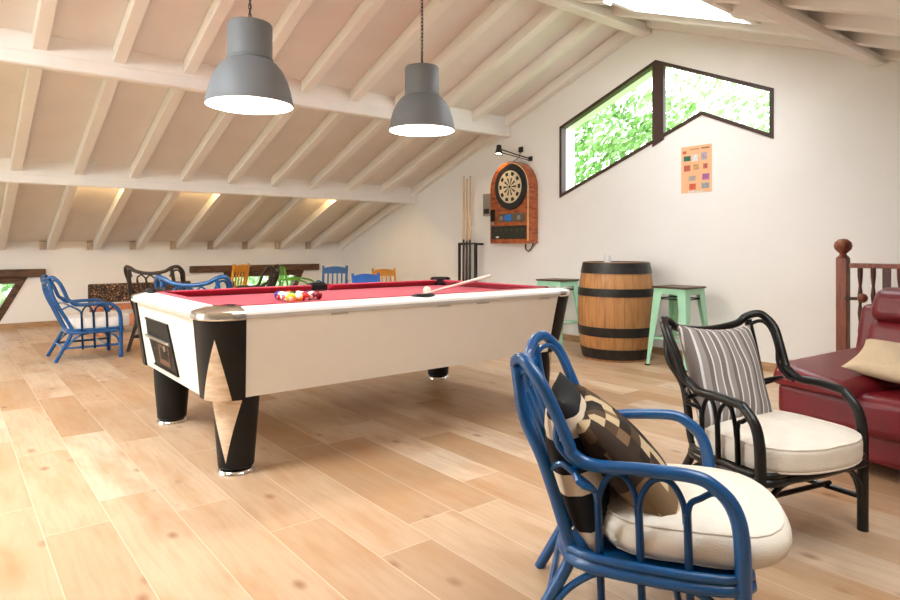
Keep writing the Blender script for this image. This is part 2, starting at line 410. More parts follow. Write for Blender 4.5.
def purlin(x, z0, w=.11, d=.085):
    trim(MB().box((x-w/2, YB+.002, z0-d), (x+w/2, YG-.002, z0)), bevel=.012)
    f = zl if x < XRIDGE else zr
    xa = x+w/2-.03 if x < XRIDGE else x-w/2
    zt = max(f(xa), f(xa+.03))+RD+.01
    trim(MB().box((xa, YB+.002, z0-.01), (xa+.03, YG-.002, zt)))
purlin(-8.42, zl(-8.42)-.01, .11, .1); purlin(-6.23, zl(-6.23), .11, .115); purlin(-1.85, zr(-1.85), .12, .06)
trim(MB().box((XRIDGE-.07, YB+.002, ZR-.085), (XRIDGE+.07, YG-.002, ZR+.02)), bevel=.012)
# skylight linings + glass
def skylight(idx, a, f):
    e = bpy.data.objects.new('window_%d' % idx, None); COL.objects.link(e); struct(e)
    (x0,x1,y0,y1) = a
    for (p, q, yy0, yy1) in ((x0+.021,x1-.021,y0-.012,y0+.02),(x0+.021,x1-.021,y1-.02,y1+.012)):
        b = MB(); b.add([(p,yy0,f(p)+.03),(q,yy0,f(q)+.03),(q,yy0,f(q)+.36),(p,yy0,f(p)+.36),(p,yy1,f(p)+.03),(q,yy1,f(q)+.03),(q,yy1,f(q)+.36),(p,yy1,f(p)+.36)],
                        [(0,1,2,3),(7,6,5,4),(0,4,5,1),(1,5,6,2),(2,6,7,3),(3,7,4,0)])
        struct(b.build('window_lining', M_BEAM, e))
    for x in (x0, x1):
        struct(MB().box((x-.02,y0-.012,f(x)+.03),(x+.02,y1+.012,f(x)+.36)).build('window_lining', M_BEAM, e))
    b = MB(); b.add([(x0,y0,f(x0)+.33),(x1,y0,f(x1)+.33),(x1,y1,f(x1)+.33),(x0,y1,f(x0)+.33)], [(0,1,2,3)])
    struct(b.build('window_pane', GLASS, e))
# gable window
gw = bpy.data.objects.new('window_1', None); COL.objects.link(gw); struct(gw)
def inset(poly, d):
    out = []; n = len(poly)
    ar = sum(poly[i][0]*poly[(i+1)%n][1]-poly[(i+1)%n][0]*poly[i][1] for i in range(n)); sg = 1 if ar > 0 else -1
    for i in range(n):
        p0, p1, p2 = (Vector(poly[i-1]), Vector(poly[i]), Vector(poly[(i+1)%n]))
        d1 = (p1-p0).normalized(); d2 = (p2-p1).normalized()
        n1 = Vector((-d1.y, d1.x))*sg; n2 = Vector((-d2.y, d2.x))*sg
        k = (n1+n2); k = k/(k.length_squared/2)
        q = p1+k*d; out.append((q.x, q.y))
    return out
def ring_frame(poly, d, fmap, t0, t1):
    inn = inset(poly, d); n = len(poly); b = MB()
    for i in range(n):
        k = (i+1) % n
        q = [poly[i], poly[k], inn[k], inn[i]]
        b.add([fmap(*p, t0) for p in q]+[fmap(*p, t1) for p in q], [(0,1,2,3),(7,6,5,4),(0,4,5,1),(1,5,6,2),(2,6,7,3),(3,7,4,0)])
    return b
fy = lambda x,z,t: (x,YG+t,z)
struct(ring_frame(win, .036, fy, -.012, .07).build('window_frame', M_WFRAME, gw))
struct(MB().prism([(-3.966,2.24),(-3.83,2.305),(-3.83,3.115),(-3.929,3.16),(-3.966,3.145)], YG-.016, YG+.03, 'y').build('window_mullion', M_WFRAME, gw))
gp = MB(); tr = tessellate_polygon([[Vector((*p,0)) for p in win]]); gp.add([(x,YG+.06,z) for x,z in win], [tuple(t) for t in tr])
struct(gp.build('window_pane', GLASS, gw))
# low windows: lintel, splayed jambs, pane
fx = lambda y,z,t: (XK-t,y,z)
for i, (kw, ly) in enumerate(((kw1, (-1.3,1.14)), (kw2, (3.15,5.475)))):
    e = bpy.data.objects.new('window_%d' % (i+2), None); COL.objects.link(e); struct(e)
    struct(ring_frame(kw, .09, fx, -.01, .12).build('window_frame', M_DWOOD, e))
    struct(MB().box((XK-.05, ly[0], .725), (XK+.07, ly[1], .838)).build('window_lintel', M_DWOOD, e, bevel=.012))
    b = MB(); b.add([(XK-.1,y,z) for y,z in kw], [(0,1,2,3)]); struct(b.build('window_pane', GLASS, e))
skylight(4, SKY_R[0], zr); skylight(5, SKY_R[1], zr); skylight(6, SKY_L_ADDED[0], zl); skylight(7, SKY_R[2], zr)
e = bpy.data.objects.new('window_8', None); COL.objects.link(e); struct(e)
fb = lambda x,z,t: (x,YB-t,z)
struct(ring_frame(backw, .07, fb, -.01, .1).build('window_frame', M_WFRAME, e))
b = MB(); b.add([(x,YB-.06,z) for x,z in backw], [tuple(range(5))]); struct(b.build('window_pane', GLASS, e))
# baseboards
BH = .078
struct(MB().box((XK+.001,YG-.016,0),(XR-.001,YG-.001,BH)).build('baseboard_right', M_BASEB))
struct(MB().box((XK+.001,YB+.001,0),(XK+.016,YG-.017,BH)).build('baseboard_left', M_BASEB))

# ------------------------------------------------------------------ pool table
TX, TY = -3.835, 2.295
pt = thing('pool_table', 'white pool table with crimson cloth, black tapered legs and chrome corners', 'pool table', (TX,TY,0))
HX, HY = .805, 1.345           # lip
BX, BY = .71, 1.275            # body, bottom
TXB, TYB = .788, 1.325           # body, top
def bxy(z):
    t = (z-.40)/.405; return BX+(TXB-BX)*t, BY+(TYB-BY)*t
ZB, ZL0, ZL1, ZTOP, ZBED = .40, .805, .842, .858, .815
CR = .19
bd = MB()
def body_ring(z, c):
    X, Y = bxy(z)
    return [Vector((x,y,z)) for x,y in [(-X+c,-Y),(X-c,-Y),(X-c,-Y+c),(X,-Y+c),(X,Y-c),(X-c,Y-c),(X-c,Y),(-X+c,Y),(-X+c,Y-c),(-X,Y-c),(-X,-Y+c),(-X+c,-Y+c)]]
bd.loft([body_ring(ZB,.155), body_ring(.805,.175)])
bd.build('cabinet_body', M_WHITELAM, pt)
MB().box((-HX+.15,-HY+.15,ZL0+.004),(HX-.15,HY-.15,ZBED)).build('playing_cloth', M_CLOTH, pt)
# corner columns with inlays
def corner_ring(sx, sy, z, off=0, n=14):
    f = (z-ZB)/(ZL0-ZB); Rr = .16+.025*f; rad = Rr*.80
    X, Y = bxy(z); ox, oy = X+.012+off, Y+.012+off
    pts = []
    cx_, cy_ = ox-rad, oy-rad
    pts.append((X-Rr, oy))
    for i in range(n+1):
        a = PI/2*(1-i/n); pts.append((cx_+rad*math.cos(a), cy_+rad*math.sin(a)))
    pts.append((ox, Y-Rr)); pts.append((X-Rr, Y-Rr))
    return [Vector((sx*x, sy*y, z)) for x, y in pts]
for sx in (1,-1):
    for sy in (-1,1):
        col = MB().loft([corner_ring(sx,sy,ZB-.003), corner_ring(sx,sy,.5), corner_ring(sx,sy,.6), corner_ring(sx,sy,.7), corner_ring(sx,sy,ZL0)])
        c = col.build('corner_column', M_BLACKLAM, pt, smooth=True)
        # inlay: upward pointing kite half on the column
        def curve_pt(a, z):
            ring = corner_ring(sx, sy, z, .0025, 28)[:-1]
            t = a*(len(ring)-1); i = min(int(t), len(ring)-2); return ring[i].lerp(ring[i+1], t-i)
        b = MB(); NN = 14; rows = []
        for k in range(13):
            u = k/12; z = ZB-.003+u*(.712-ZB); wdt = (1-u)
            ac = .50+.04*u; a0 = ac-.36*wdt; a1 = ac+.36*wdt
            rows.append([curve_pt(a0+(a1-a0)*j/NN, z) for j in range(NN+1)])
        b.loft(rows, False, closed=False); b.build('column_inlay', M_INLAY, c, smooth=True)
        # leg
        lx, ly = sx*.59, sy*1.115
        r0, r1 = .118, .090
        lg = MB().lathe([(r1-.012,.026),(r1,.035),(r0,ZB-.004)], 40, (lx,ly,0)).build('leg', M_BLACKLAM, pt, smooth=True)
        b = MB(); rows = []; base = math.atan2(sy, sx)
        for k in range(13):
            u = k/12; z = .065+u*(ZB-.012-.065); rr = r1+(r0-r1)*(z-.035)/(ZB-.039)+.002
            wd = .80*u; sh = -sx*sy*-.12
            rows.append([Vector((lx+rr*math.cos(base+sh+wd*(2*j/NN-1)), ly+rr*math.sin(base+sh+wd*(2*j/NN-1)), z)) for j in range(NN+1)])
        b.loft(rows, False, closed=False); b.build('leg_inlay', M_INLAY, lg, smooth=True)
        MB().lathe([(.097,0),(.097,.008),(.088,.02),(.06,.03)], 36, (lx,ly,0)).build('foot', M_CHROME, lg, smooth=True)
# rails with bevelled lip
def rail(x0, y0, x1, y1, nx, ny):
    """outer edge from p0 to p1, inward normal n"""
    prof = [(0,ZL0),(0,ZL0+.02),(.007,ZL1-.004),(.014,ZL1),(.07,ZTOP-.003),(.13,ZTOP),(.13,ZL0)]
    ra = [[Vector((x+nx*o, y+ny*o, z)) for o, z in prof] for x, y in ((x0,y0),(x1,y1))]
    b = MB(); b.loft(ra); o = b.build('rail', [M_RAILW, M_RAILEDGE], pt)
    for p in o.data.polygons:
        if p.center.z < ZL0+.024 and abs(p.normal.z) < .5 : p.material_index = 1
    return o
K = .20
rail(HX,-HY+K,HX,HY-K,-1,0); rail(-HX,-HY+K,-HX,HY-K,1,0); rail(-HX+K,-HY,HX-K,-HY,0,1); rail(-HX+K,HY,HX-K,HY,0,-1)
def cushion(p0, p1, nrm, chop=.045):
    p0 = Vector((*p0,0)); p1 = Vector((*p1,0)); n_ = Vector((*nrm,0)); d_ = (p1-p0).normalized()
    prof = [(0,ZBED),(0,ZTOP+.004),(.03,ZTOP+.005),(.054,ZTOP+.002),(.057,ZTOP-.003),(.016,ZBED)]
    ra = [[p0+n_*o+d_*(o/.056*chop)+Vector((0,0,z)) for o,z in prof], [p1+n_*o-d_*(o/.056*chop)+Vector((0,0,z)) for o,z in prof]]
    MB().loft(ra).build('cushion', M_CLOTH, pt)
q = .13
MB().box((min((-1)*(HX-q),(-1)*(HX-.06)),-.062,ZTOP-.01),(max((-1)*(HX-q),(-1)*(HX-.06)),.062,ZTOP+.001)).build('pocket_cover', M_DARKIN, pt)
for s_ in (1,-1):
    cushion((s_*(HX-q),-HY+.19), (s_*(HX-q),-.065), (-s_,0), .03)
    cushion((s_*(HX-q),.065), (s_*(HX-q),HY-.19), (-s_,0), .03)
    cushion((-HX+.19,s_*(HY-q)), (HX-.19,s_*(HY-q)), (0,-s_), .03)
    # middle pocket
    MB().tube([(s_*(HX-q+.012),.068,ZTOP-.01),(s_*(HX-.085),.06,ZTOP),(s_*(HX-.066),0,ZTOP),(s_*(HX-.085),-.06,ZTOP),(s_*(HX-q+.012),-.068,ZTOP-.01)], .016, 8).lathe([(.058,ZBED+.001),(.058,ZBED+.006)], 20, (s_*(HX-q-.005),0,0)).box((s_*(HX-q)-.012,-.066,ZBED+.002),(s_*(HX-q)+.012,.066,ZTOP+.001)).build('pocket', M_DARKIN, pt, smooth=True)
for sx in (1,-1):
    for sy in (1,-1):
        # chrome corner cap
        rad = .155
        def arc(off, z):
            pts = [(HX-K, HY-off)]
            for i in range(13):
                a = PI/2*(1-i/12); pts.append((HX-rad+(rad-off)*math.cos(a), HY-rad+(rad-off)*math.sin(a)))
            pts += [(HX-off, HY-K), (HX-.12, HY-K), (HX-.14,HY-.17),(HX-.17,HY-.14), (HX-K, HY-.12)]
            return [Vector((sx*x, sy*y, z)) for x, y in pts]
        MB().loft([arc(.004,ZL0-.004),arc(-.004,ZL0+.004),arc(-.004,ZL1-.01),arc(.0,ZL1),arc(.014,ZL1+.006),arc(.07,ZTOP+.003),arc(.1,ZTOP+.004)]).build('corner_cap', M_CHROME, pt, smooth=True)
        if sx < 0:
            MB().tube([(sx*(HX-.165+.072*math.cos(a)), sy*(HY-.165+.072*math.sin(a)), ZTOP+.008) for a in [R(-50+19*k) for k in range(11)]], .02, 8, 2).build('pocket_liner', M_DARKIN, pt, smooth=True)
        MB().lathe([(.0,ZBED+.001),(.062,ZBED+.001),(.062,ZBED+.03),(.060,ZTOP+.004),(.066,ZTOP+.005)], 24, (sx*(HX-.165),sy*(HY-.165),0), caps=False).build('pocket', M_DARKIN, pt, smooth=True)
# end panel recess: coin mechanism and ball return (on the -Y end)
x0, x1 = -4.25-TX, -3.70-TX
def cl(px): return px-TX
yf = -BY
def sheared(b, *a, **k):
    for p in b.v: p.y -= bxy(p.z)[1]-BY
    return b.build(*a, **k)
pn = sheared(MB().box((cl(-4.25),yf-.006,.615),(cl(-3.76),yf+.002,.718)), 'viewing_window', M_DARKIN, pt)
p2 = sheared(MB().prism([(cl(-4.22),.60),(cl(-3.735),.60),(cl(-3.67),.445),(cl(-4.135),.445)], yf-.007, yf+.002, 'y'), 'ball_return', M_DARKIN, pt)
sheared(MB().prism([(cl(-4.25),.722),(cl(-3.75),.722),(cl(-3.655),.438),(cl(-4.15),.438),(cl(-4.16),.447),(cl(-3.67),.447),(cl(-3.76),.713),(cl(-4.235),.713)], yf-.012, yf-.001, 'y'), 'panel_trim', M_DARKIN, pt)
sheared(MB().box((cl(-4.25),yf-.022,.60),(cl(-3.735),yf-.004,.618)), 'return_lip', M_SILVER, pt, bevel=.004)
sheared(MB().box((cl(-4.0),yf-.010,.47),(cl(-3.78),yf-.005,.585)).box((cl(-3.97),yf-.011,.50),(cl(-3.80),yf-.006,.57), 1), 'return_tray', [M_BRWIN, M_DARKIN], p2)
sheared(MB().lathe([(0,0),(.018,0),(.018,.012),(0,.012)], 16, M=Matrix.Translation((cl(-3.83),yf-.008,.575)) @ Matrix.Rotation(R(90),4,'X')), 'coin_slot', M_SILVER, pt)
# small catches under the front rail
for yy in (-.62, .10, .42, 1.0):
    MB().box((TXB-.004,yy-.05,ZL0-.014),(TXB+.004,yy+.05,ZL0-.004)).build('rail_clip', M_RAILEDGE, pt)
# chalk-dark mark of nothing; balls
BR = .0286*1.06
def ball_mat(name, col, stripe):
    m, n, out = nt(name); N = n.nodes.new; L = n.links.new
    b = N('ShaderNodeBsdfPrincipled'); L(b.outputs[0], out.inputs[0]); b.inputs['Roughness'].default_value = .12
    tc = N('ShaderNodeTexCoord'); sp = N('ShaderNodeSeparateXYZ'); L(tc.outputs['Object'], sp.inputs[0])
    ab = N('ShaderNodeMath'); ab.operation = 'ABSOLUTE'; L(sp.outputs[2], ab.inputs[0])
    lt = N('ShaderNodeMath'); lt.operation = 'LESS_THAN'; L(ab.outputs[0], lt.inputs[0]); lt.inputs[1].default_value = BR*(.52 if stripe else 2)
    ax = N('ShaderNodeVectorMath'); ax.operation = 'DISTANCE'; L(tc.outputs['Object'], ax.inputs[0]); ax.inputs[1].default_value = (BR, 0, 0)
    l2 = N('ShaderNodeMath'); l2.operation = 'GREATER_THAN'; L(ax.outputs['Value'], l2.inputs[0]); l2.inputs[1].default_value = BR*.45
    mu = N('ShaderNodeMath'); mu.operation = 'MULTIPLY'; L(lt.outputs[0], mu.inputs[0]); L(l2.outputs[0], mu.inputs[1])
    mx = N('ShaderNodeMix'); mx.data_type = 'RGBA'; L(mu.outputs[0], mx.inputs['Factor']); mx.inputs[6].default_value = (*srgb(244,236,220),1); mx.inputs[7].default_value = (*col,1)
    L(mx.outputs[2], b.inputs['Base Color']); return m
pal = {'yellow':srgb(240,178,30),'blue':srgb(36,44,130),'red':srgb(205,36,40),'purple':srgb(78,36,110),'orange':srgb(240,110,40),'green':srgb(16,100,60),'maroon':srgb(124,20,40),'black':(.012,.012,.012)}
rack = [[('yellow',0)],[('orange',1),('yellow',1)],[('blue',1),('black',0),('red',0)],[('red',1),('green',0),('purple',1),('maroon',1)],[('blue',0),('orange',0),('green',1),('purple',0),('maroon',0)]]
bsph = MB().sphere((0,0,0), BR, 20)
BM = {}
ax_, ay_ = -3.70, 1.73
cnt = 0
ordn = ['at the apex', 'second row', 'third row', 'fourth row', 'back row']
proto = None
DB = BR*2.04
for i, rw in enumerate(rack):
    for j, (cname, st) in enumerate(rw):
        key = (cname, st)
        if key not in BM: BM[key] = ball_mat('ball_%s_%s' % (cname, 'stripe' if st else 'solid'), pal[cname], st)
        # apex points towards the near long side, rows run away from it
        ux, uy = Vector((-.80,.60)), Vector((.60,.80))
        p = Vector((-3.62,1.655))+ux*(i*DB*.866)+uy*((j-i/2)*DB)
        o = bsph.build('billiard_ball', BM[key], None, smooth=True, auto=180)
        o.location = (p.x, p.y, ZBED+BR); o.rotation_euler = (random.uniform(-.8,.8), random.uniform(0,1.0), random.uniform(-1.6,.2))
        tag(o, ('plain %s pool ball in the racked triangle, %s' if not st else 'white pool ball with %s stripe in the racked triangle, %s') % (cname, ordn[i]), 'ball', 'racked pool balls on the red cloth')
cb = bsph.build('cue_ball', mat('ivory_ball', srgb(244,232,212), .12), None, smooth=True, auto=180); cb.location = (-3.62,2.69,ZBED+BR)
tag(cb, 'plain ivory cue ball on the red cloth beside the lying cue', 'ball')
def cue(name, pa, pb, label, body=M_CUE, butt=M_CUEB, group=None, frac=.42, ra=.0065, rb=.0155):
    pa, pb = Vector(pa), Vector(pb); e = thing(name, label, 'cue', pb, 0, group); d_ = pa-pb
    MB().tube([d_*(1-frac*0)-d_*frac*0, d_*frac], [ra, ra+(rb-ra)*(1-frac)], 12, smooth=False).build('shaft', body, e, smooth=True)
    MB().tube([d_*frac, d_*0], [ra+(rb-ra)*(1-frac)+.0005, rb], 12, smooth=False).build('butt', butt, e, smooth=True)
    MB().tube([d_*1.006, d_], [ra*.9, ra], 10, smooth=False).build('tip', mat('blue_tip', srgb(60,90,140), .9), e)
    return e
cue('pool_cue', (-3.44,2.44,.8235), (-4.10,3.73,.903), 'pale pool cue lying across the end of the pool table', M_CUEP, M_CUEP, None, .4, .0075, .0155)

# ------------------------------------------------------------------ pendant lamps
def pendant(x, y, zb, label):
    e = thing('pendant_lamp', label, 'lamp', (x,y,zb), 0, 'grey pendant lamps over the pool table')
    S = 1.07
    bell = [(.237,0),(.240,.012),(.232,.035),(.222,.085),(.205,.14),(.178,.195),(.148,.232),(.124,.25)]
    MB().lathe([(r_*S,z*S) for r_,z in bell], 56, caps=False).build('lamp_shade', M_LAMP, e, smooth=True)
    MB().lathe([(.1245*S,.249*S),(.127*S,.256*S),(.127*S,.262*S),(.122*S,.268*S)], 48, caps=False).build('shade_collar', M_LAMP, e, smooth=True)
    MB().lathe([(.122*S,.262*S),(.122*S,.446*S),(.117*S,.456*S),(.03*S,.458*S)], 48).build('lamp_neck', M_LAMP, e, smooth=True, auto=50)
    MB().lathe([((r_-.004)*S,z*S+.001) for r_,z in bell]+[(.02,.25*S)], 56, caps=False).build('inner_reflector', M_LAMPIN, e, smooth=True)
    MB().lathe([(.0,.07*S),(.03,.075*S),(.046,.10*S),(.048,.125*S),(.036,.16*S),(.02,.19*S),(.018,.235*S)], 24).build('bulb', emis('bulb_glow', (1,.86,.66), 34), e, smooth=True)
    top = ZR-.13-zb if abs(x-XRIDGE) < .085 else (zr(x) if x > XRIDGE else zl(x))+RD-zb
    z = .458*S; b = MB(); i = 0
    while z < top-.03:
        ang = PI/2*(i % 2); cx_ = Vector((math.cos(ang),math.sin(ang),0))
        b.tube([(cx_*.0085*math.cos(t)+Vector((0,0,z+.018+.018*math.sin(t)))) for t in [2*PI*k/8 for k in range(8)]], .0028, 5, 2, closed=True)
        z += .0285; i += 1
    b.build('chain', M_CHAIN, e, smooth=True)
    MB().tube([(0,0,.468*S),(.006,.004,.468*S+.3),(-.004,.003,top)], .003, 6).build('cord', M_CHAIN, e)
    MB().lathe([(.05,top-.03),(.05,top-.006),(.045,top-.002)], 24).build('ceiling_cup', M_LAMP, e, smooth=True)
    l = bpy.data.lights.new('bulb_light', 'POINT'); l.energy = 45; l.color = (1,.9,.78); l.shadow_soft_size = .045
    o = bpy.data.objects.new('bulb_light', l); COL.objects.link(o); o.location = (x,y,zb+.045)
pendant(-3.692,1.425,2.0,'grey bell pendant lamp over the racked balls, nearer of the two')
pendant(-3.92,2.864,2.048,'grey bell pendant lamp over the cue end of the table, in front of the dartboard')

# ------------------------------------------------------------------ dartboard machine
fyD = 5.83
DX0, DX1, DZ0, DZ1 = -6.40, -5.66, 1.20, 2.285
dm = thing('dartboard_cabinet', 'arched orange wooden dartboard machine hung on the white wall', 'dartboard', ((DX0+DX1)/2, YG, DZ0))
W2 = (DX1-DX0)/2; HH = DZ1-DZ0; zs_ = HH-W2*.98
def arch(w, z0, zs, n=24): return [(-w,z0),(w,z0)]+[(w*math.cos(PI*i/n), zs+w*.98*math.sin(PI*i/n)) for i in range(n+1)]
dd = fyD-YG
MB().prism(arch(W2,0,zs_), dd, -.003, 'y').build('cabinet_body', M_CABW, dm, bevel=.008)
rim = arch(W2-.012,.03,zs_)[1:]; rim2 = arch(W2-.026,.03,zs_)[1:]
b = MB(); n_ = len(rim)
for i in range(1, n_//2):
    q_ = [rim[i],rim[i+1],rim2[i+1],rim2[i]]
    b.add([(x,dd-.004,z) for x,z in q_]+[(x,dd+.004,z) for x,z in q_], [(0,1,2,3),(0,4,5,1),(1,5,6,2),(2,6,7,3),(3,7,4,0)])
b.box((W2-.026,dd-.004,.03),(W2-.012,dd+.004,zs_)).build('edge_moulding', mat('cream_moulding', srgb(246,206,150), .4), dm)
bz = 1.945-DZ0; Mx = Matrix.Translation((.045,dd,bz)) @ Matrix.Rotation(R(90),4,'X')
db = MB().lathe([(.295,-.002),(.30,.012),(.292,.026),(.0,.026)], 56, M=Mx).build('dartboard_ring', mat('matte_black', (.012,.012,.013), .5), dm, smooth=True)
MB().lathe([(.0,.0262),(.214,.0262),(.214,.031),(0,.031)], 48, M=Mx).build('scoring_face', mat('cream_segments', srgb(222,206,172), .7), db)
def wedge(r0,r1,a0,a1,h,n=3):
    b = MB(); P = []
    for r_ in (r0,r1): P.append([Mx @ Vector((r_*math.cos(a0+(a1-a0)*i/n), r_*math.sin(a0+(a1-a0)*i/n), h)) for i in range(n+1)])
    b.loft(P, False, closed=False); return b
sg = mat('black_segments', (.015,.014,.014), .6)
for i in range(20):
    a0 = 2*PI*(i-.5)/20; a1 = 2*PI*(i+.5)/20
    if i % 2 == 0:
        wedge(.03,.118,a0+.03,a1-.03,.0316).build('board_segment', sg, db)
        wedge(.15,.196,a0+.0,a1-.0,.0316).build('board_segment', sg, db)
MB().lathe([(0,.031),(.02,.031),(.02,.034),(0,.034)], 16, M=Mx).build('bullseye', sg, db)
# panels beneath the board
MB().box((-.20,dd-.006,.285),(.30,dd+.002,.395)).build('display_panel', mat('smoky_grey_panel', srgb(96,86,72), .3), dm, bevel=.003)
MB().box((-.075,dd-.009,.30),(.05,dd-.004,.382)).build('screen', emis('blue_display', srgb(70,130,190), .55), dm)
MB().lathe([(0,0),(.03,0),(.03,.006),(0,.006)], 16, M=Matrix.Translation((-.14,dd-.005,.34)) @ Matrix.Rotation(R(90),4,'X')).build('button', M_GREYP, dm)
MB().lathe([(0,0),(.03,0),(.03,.006),(0,.006)], 16, M=Matrix.Translation((.19,dd-.005,.34)) @ Matrix.Rotation(R(90),4,'X')).build('button', M_GREYP, dm)
MB().box((-.34,dd-.006,.06),(.32,dd+.002,.235)).build('lower_panel', mat('dark_green_panel', (.02,.022,.018), .3), dm, bevel=.003)
for i in range(6): MB().box((-.27+i*.1,dd-.009,.16),(-.22+i*.1,dd-.005,.20)).build('button', mat('dim_button', srgb(58,64,50), .4), dm)
MB().box((-.24,dd-.01,.075),(-.19,dd-.005,.095)).build('coin_return', M_WHITELAM, dm)
MB().box((-.355,dd-.012,.30),(-.27,dd+.002,.46)).build('coin_slot', M_DARKIN, dm, bevel=.003)
MB().box((-.34,dd-.010,.25),(-.29,dd-.001,.292)).build('dial', M_GREYP, dm, bevel=.003)
MB().tube([(.16,-.02,.005),(.17,-.03,-.07),(.22,-.03,-.10),(.27,-.03,-.06),(.30,-.02,.005)], .008, 6).build('power_cord', M_CHAIN, dm, smooth=True)
# spotlight over it
sp_ = thing('wall_spotlight', 'small black spotlight on a thin arm above the dartboard machine', 'lamp', (-5.79,YG,2.31))
MB().box((-.03,-.02,-.03),(.03,-.001,.03)).build('wall_plate', M_IRON, sp_, bevel=.004)
MB().tube([(0,-.02,0),(-.17,-.13,.07),(-.335,-.24,.145)], .008, 8).tube([(0,-.02,-.025),(-.17,-.13,.04),(-.33,-.235,.10)], .006, 8).build('arm', M_IRON, sp_, smooth=True)
Mh = Matrix.Translation((-.35,-.25,.12)) @ Matrix.Rotation(R(-12),4,'Y') @ Matrix.Rotation(R(-14),4,'X')
MB().lathe([(.02,.085),(.034,.075),(.036,.02),(.05,-.03),(.052,-.05),(.046,-.05),(.034,.0)], 24, M=Mh).build('lamp_head', M_IRON, sp_, smooth=True)
MB().lathe([(0,-.035),(.042,-.035),(.042,-.030),(0,-.030)], 20, M=Mh).build('lens', emis('halogen_lens', (1,.8,.55), 7), sp_)
l = bpy.data.lights.new('spot_light', 'SPOT'); l.energy = 9; l.color = (1,.74,.44); l.spot_size = R(110); l.spot_blend = .8; l.shadow_soft_size = .04
o = bpy.data.objects.new('spot_light', l); COL.objects.link(o); o.location = (-6.13,5.745,2.37); o.rotation_euler = (R(16),R(14),0)
so = thing('socket_outlet', 'small black wall socket with a thin looping lead above the dartboard machine', 'socket', (-5.965,YG,2.45))
MB().box((-.035,-.025,-.035),(.035,-.001,.035)).build('socket_body', M_IRON, so, bevel=.005)
MB().tube([(0,-.02,-.03),(-.02,-.03,-.10),(-.10,-.05,-.15),(-.17,-.08,-.17)], .005, 6).build('lead', M_IRON, so, smooth=True)
bx = thing('control_box', 'flat grey control box on the wall left of the dartboard machine', 'switch box', (-6.60,YG,1.59))
MB().box((-.085,-.05,0),(.075,-.001,.31)).build('box_body', M_GREYP, bx, bevel=.006)
MB().box((-.06,-.056,.03),(.05,-.048,.10)).build('switch', M_IRON, bx, bevel=.004)

# cue rack
cr_ = thing('cue_rack', 'black iron cue rack on the white wall behind the pool table', 'cue rack', (-6.95,YG,.6))
RX = -.165
MB().box((RX,-.15,.59),(.23,-.125,.615)).build('top_bar', M_IRON, cr_)
MB().box((RX,-.15,0),(RX+.03,-.12,.60)).build('upright', M_IRON, cr_)
MB().box((.19,-.15,0),(.23,-.12,.60)).build('upright', M_IRON, cr_)
MB().box((RX,-.17,-.02),(.23,-.002,.0)).build('base_shelf', M_IRON, cr_)
MB().box((RX,-.13,.58),(RX+.03,-.002,.61)).box((.20,-.13,.58),(.23,-.002,.61)).build('bracket', M_IRON, cr_)
for xx, zz, lb in ((-7.075,2.175,'first on the left'),(-7.005,2.13,'middle of three'),(-6.935,2.165,'third, on the right')):
    cue('standing_cue', (xx,5.93,zz), (xx+.004,5.915,.602), 'wooden cue standing in the black wall rack, %s' % lb, M_CUE, M_CUEB, 'cues in the wall rack', .42, .011, .019)

# poster
po = thing('poster', 'orange poster with small pictures stuck on the white gable wall', 'poster', (-3.46,YG,1.712))
MB().box((-.168,-.004,0),(.168,-.0005,.48)).build('paper_sheet', M_PAPER, po)
def pic(x, z, w, h, c, nm='picture'):
    MB().box((x-w/2,-.006,z-h/2),(x+w/2,-.0038,z+h/2)).build(nm, mat('ink_%d_%d_%d' % c, srgb(*c), .8, var=.35, scale=60), po)
for x,z,w,h,c in ((-.10,.355,.075,.05,(50,110,90)),(-.015,.355,.06,.065,(226,222,222)),(.085,.365,.065,.075,(176,160,170)),(-.10,.255,.07,.06,(190,96,76)),(0,.262,.06,.055,(196,150,100)),(.10,.262,.045,.05,(176,90,80)),
                  (-.045,.148,.075,.05,(176,160,150)),(.105,.155,.075,.06,(164,96,150)),(-.04,.062,.07,.06,(206,92,64)),(.10,.066,.08,.055,(150,156,160))): pic(x,z,w,h,c)
pic(-.13,.42,.04,.03,(206,104,60)); pic(-.02,.445,.10,.012,(200,130,90)); pic(.10,.448,.09,.014,(150,110,80)); pic(0,.012,.18,.014,(240,226,214))

# ------------------------------------------------------------------ barrel
ba = thing('wine_barrel', 'oak wine barrel with four black hoops between the two mint stools', 'barrel', (-4.085,5.505,0))
def brad(z): return .335+.058*(1-((z-.5)/.5)**2)
BHt = 1.0
MB().lathe([(brad(z)-.0,z) for z in [i*BHt/24 for i in range(25)]], 64, caps=False).build('staves', M_STAVE, ba, smooth=True, auto=60)
MB().lathe([(.315,BHt-.012),(0,BHt-.012)], 48, caps=False).lathe([(brad(1),BHt),(.318,BHt),(.315,BHt-.012)], 48, caps=False).build('barrel_head', M_SEATW, ba)
for z0, z1 in ((.885,.995),(.655,.735),(.25,.345),(.02,.125)):
    zz = [z0+(z1-z0)*i/4 for i in range(5)]
    MB().lathe([(brad(z0)-.01,z0)]+[(brad(z)+.006,z) for z in zz]+[(brad(z1)-.01,z1)], 64, caps=False).build('hoop', M_HOOP, ba, smooth=True, auto=50)
cd = thing('candle_glass', 'small white tealight glass on top of the barrel', 'candle', (-4.15,5.45,BHt-.0115))
MB().lathe([(.034,0),(.038,.01),(.04,.085),(.036,.085),(.034,.012)], 24).build('glass_cup', mat('frosted_glass', srgb(236,236,236), .3), cd, smooth=True)
MB().lathe([(.0,.012),(.033,.012),(.033,.055),(.0,.055)], 20).build('wax', M_WHITEC, cd)

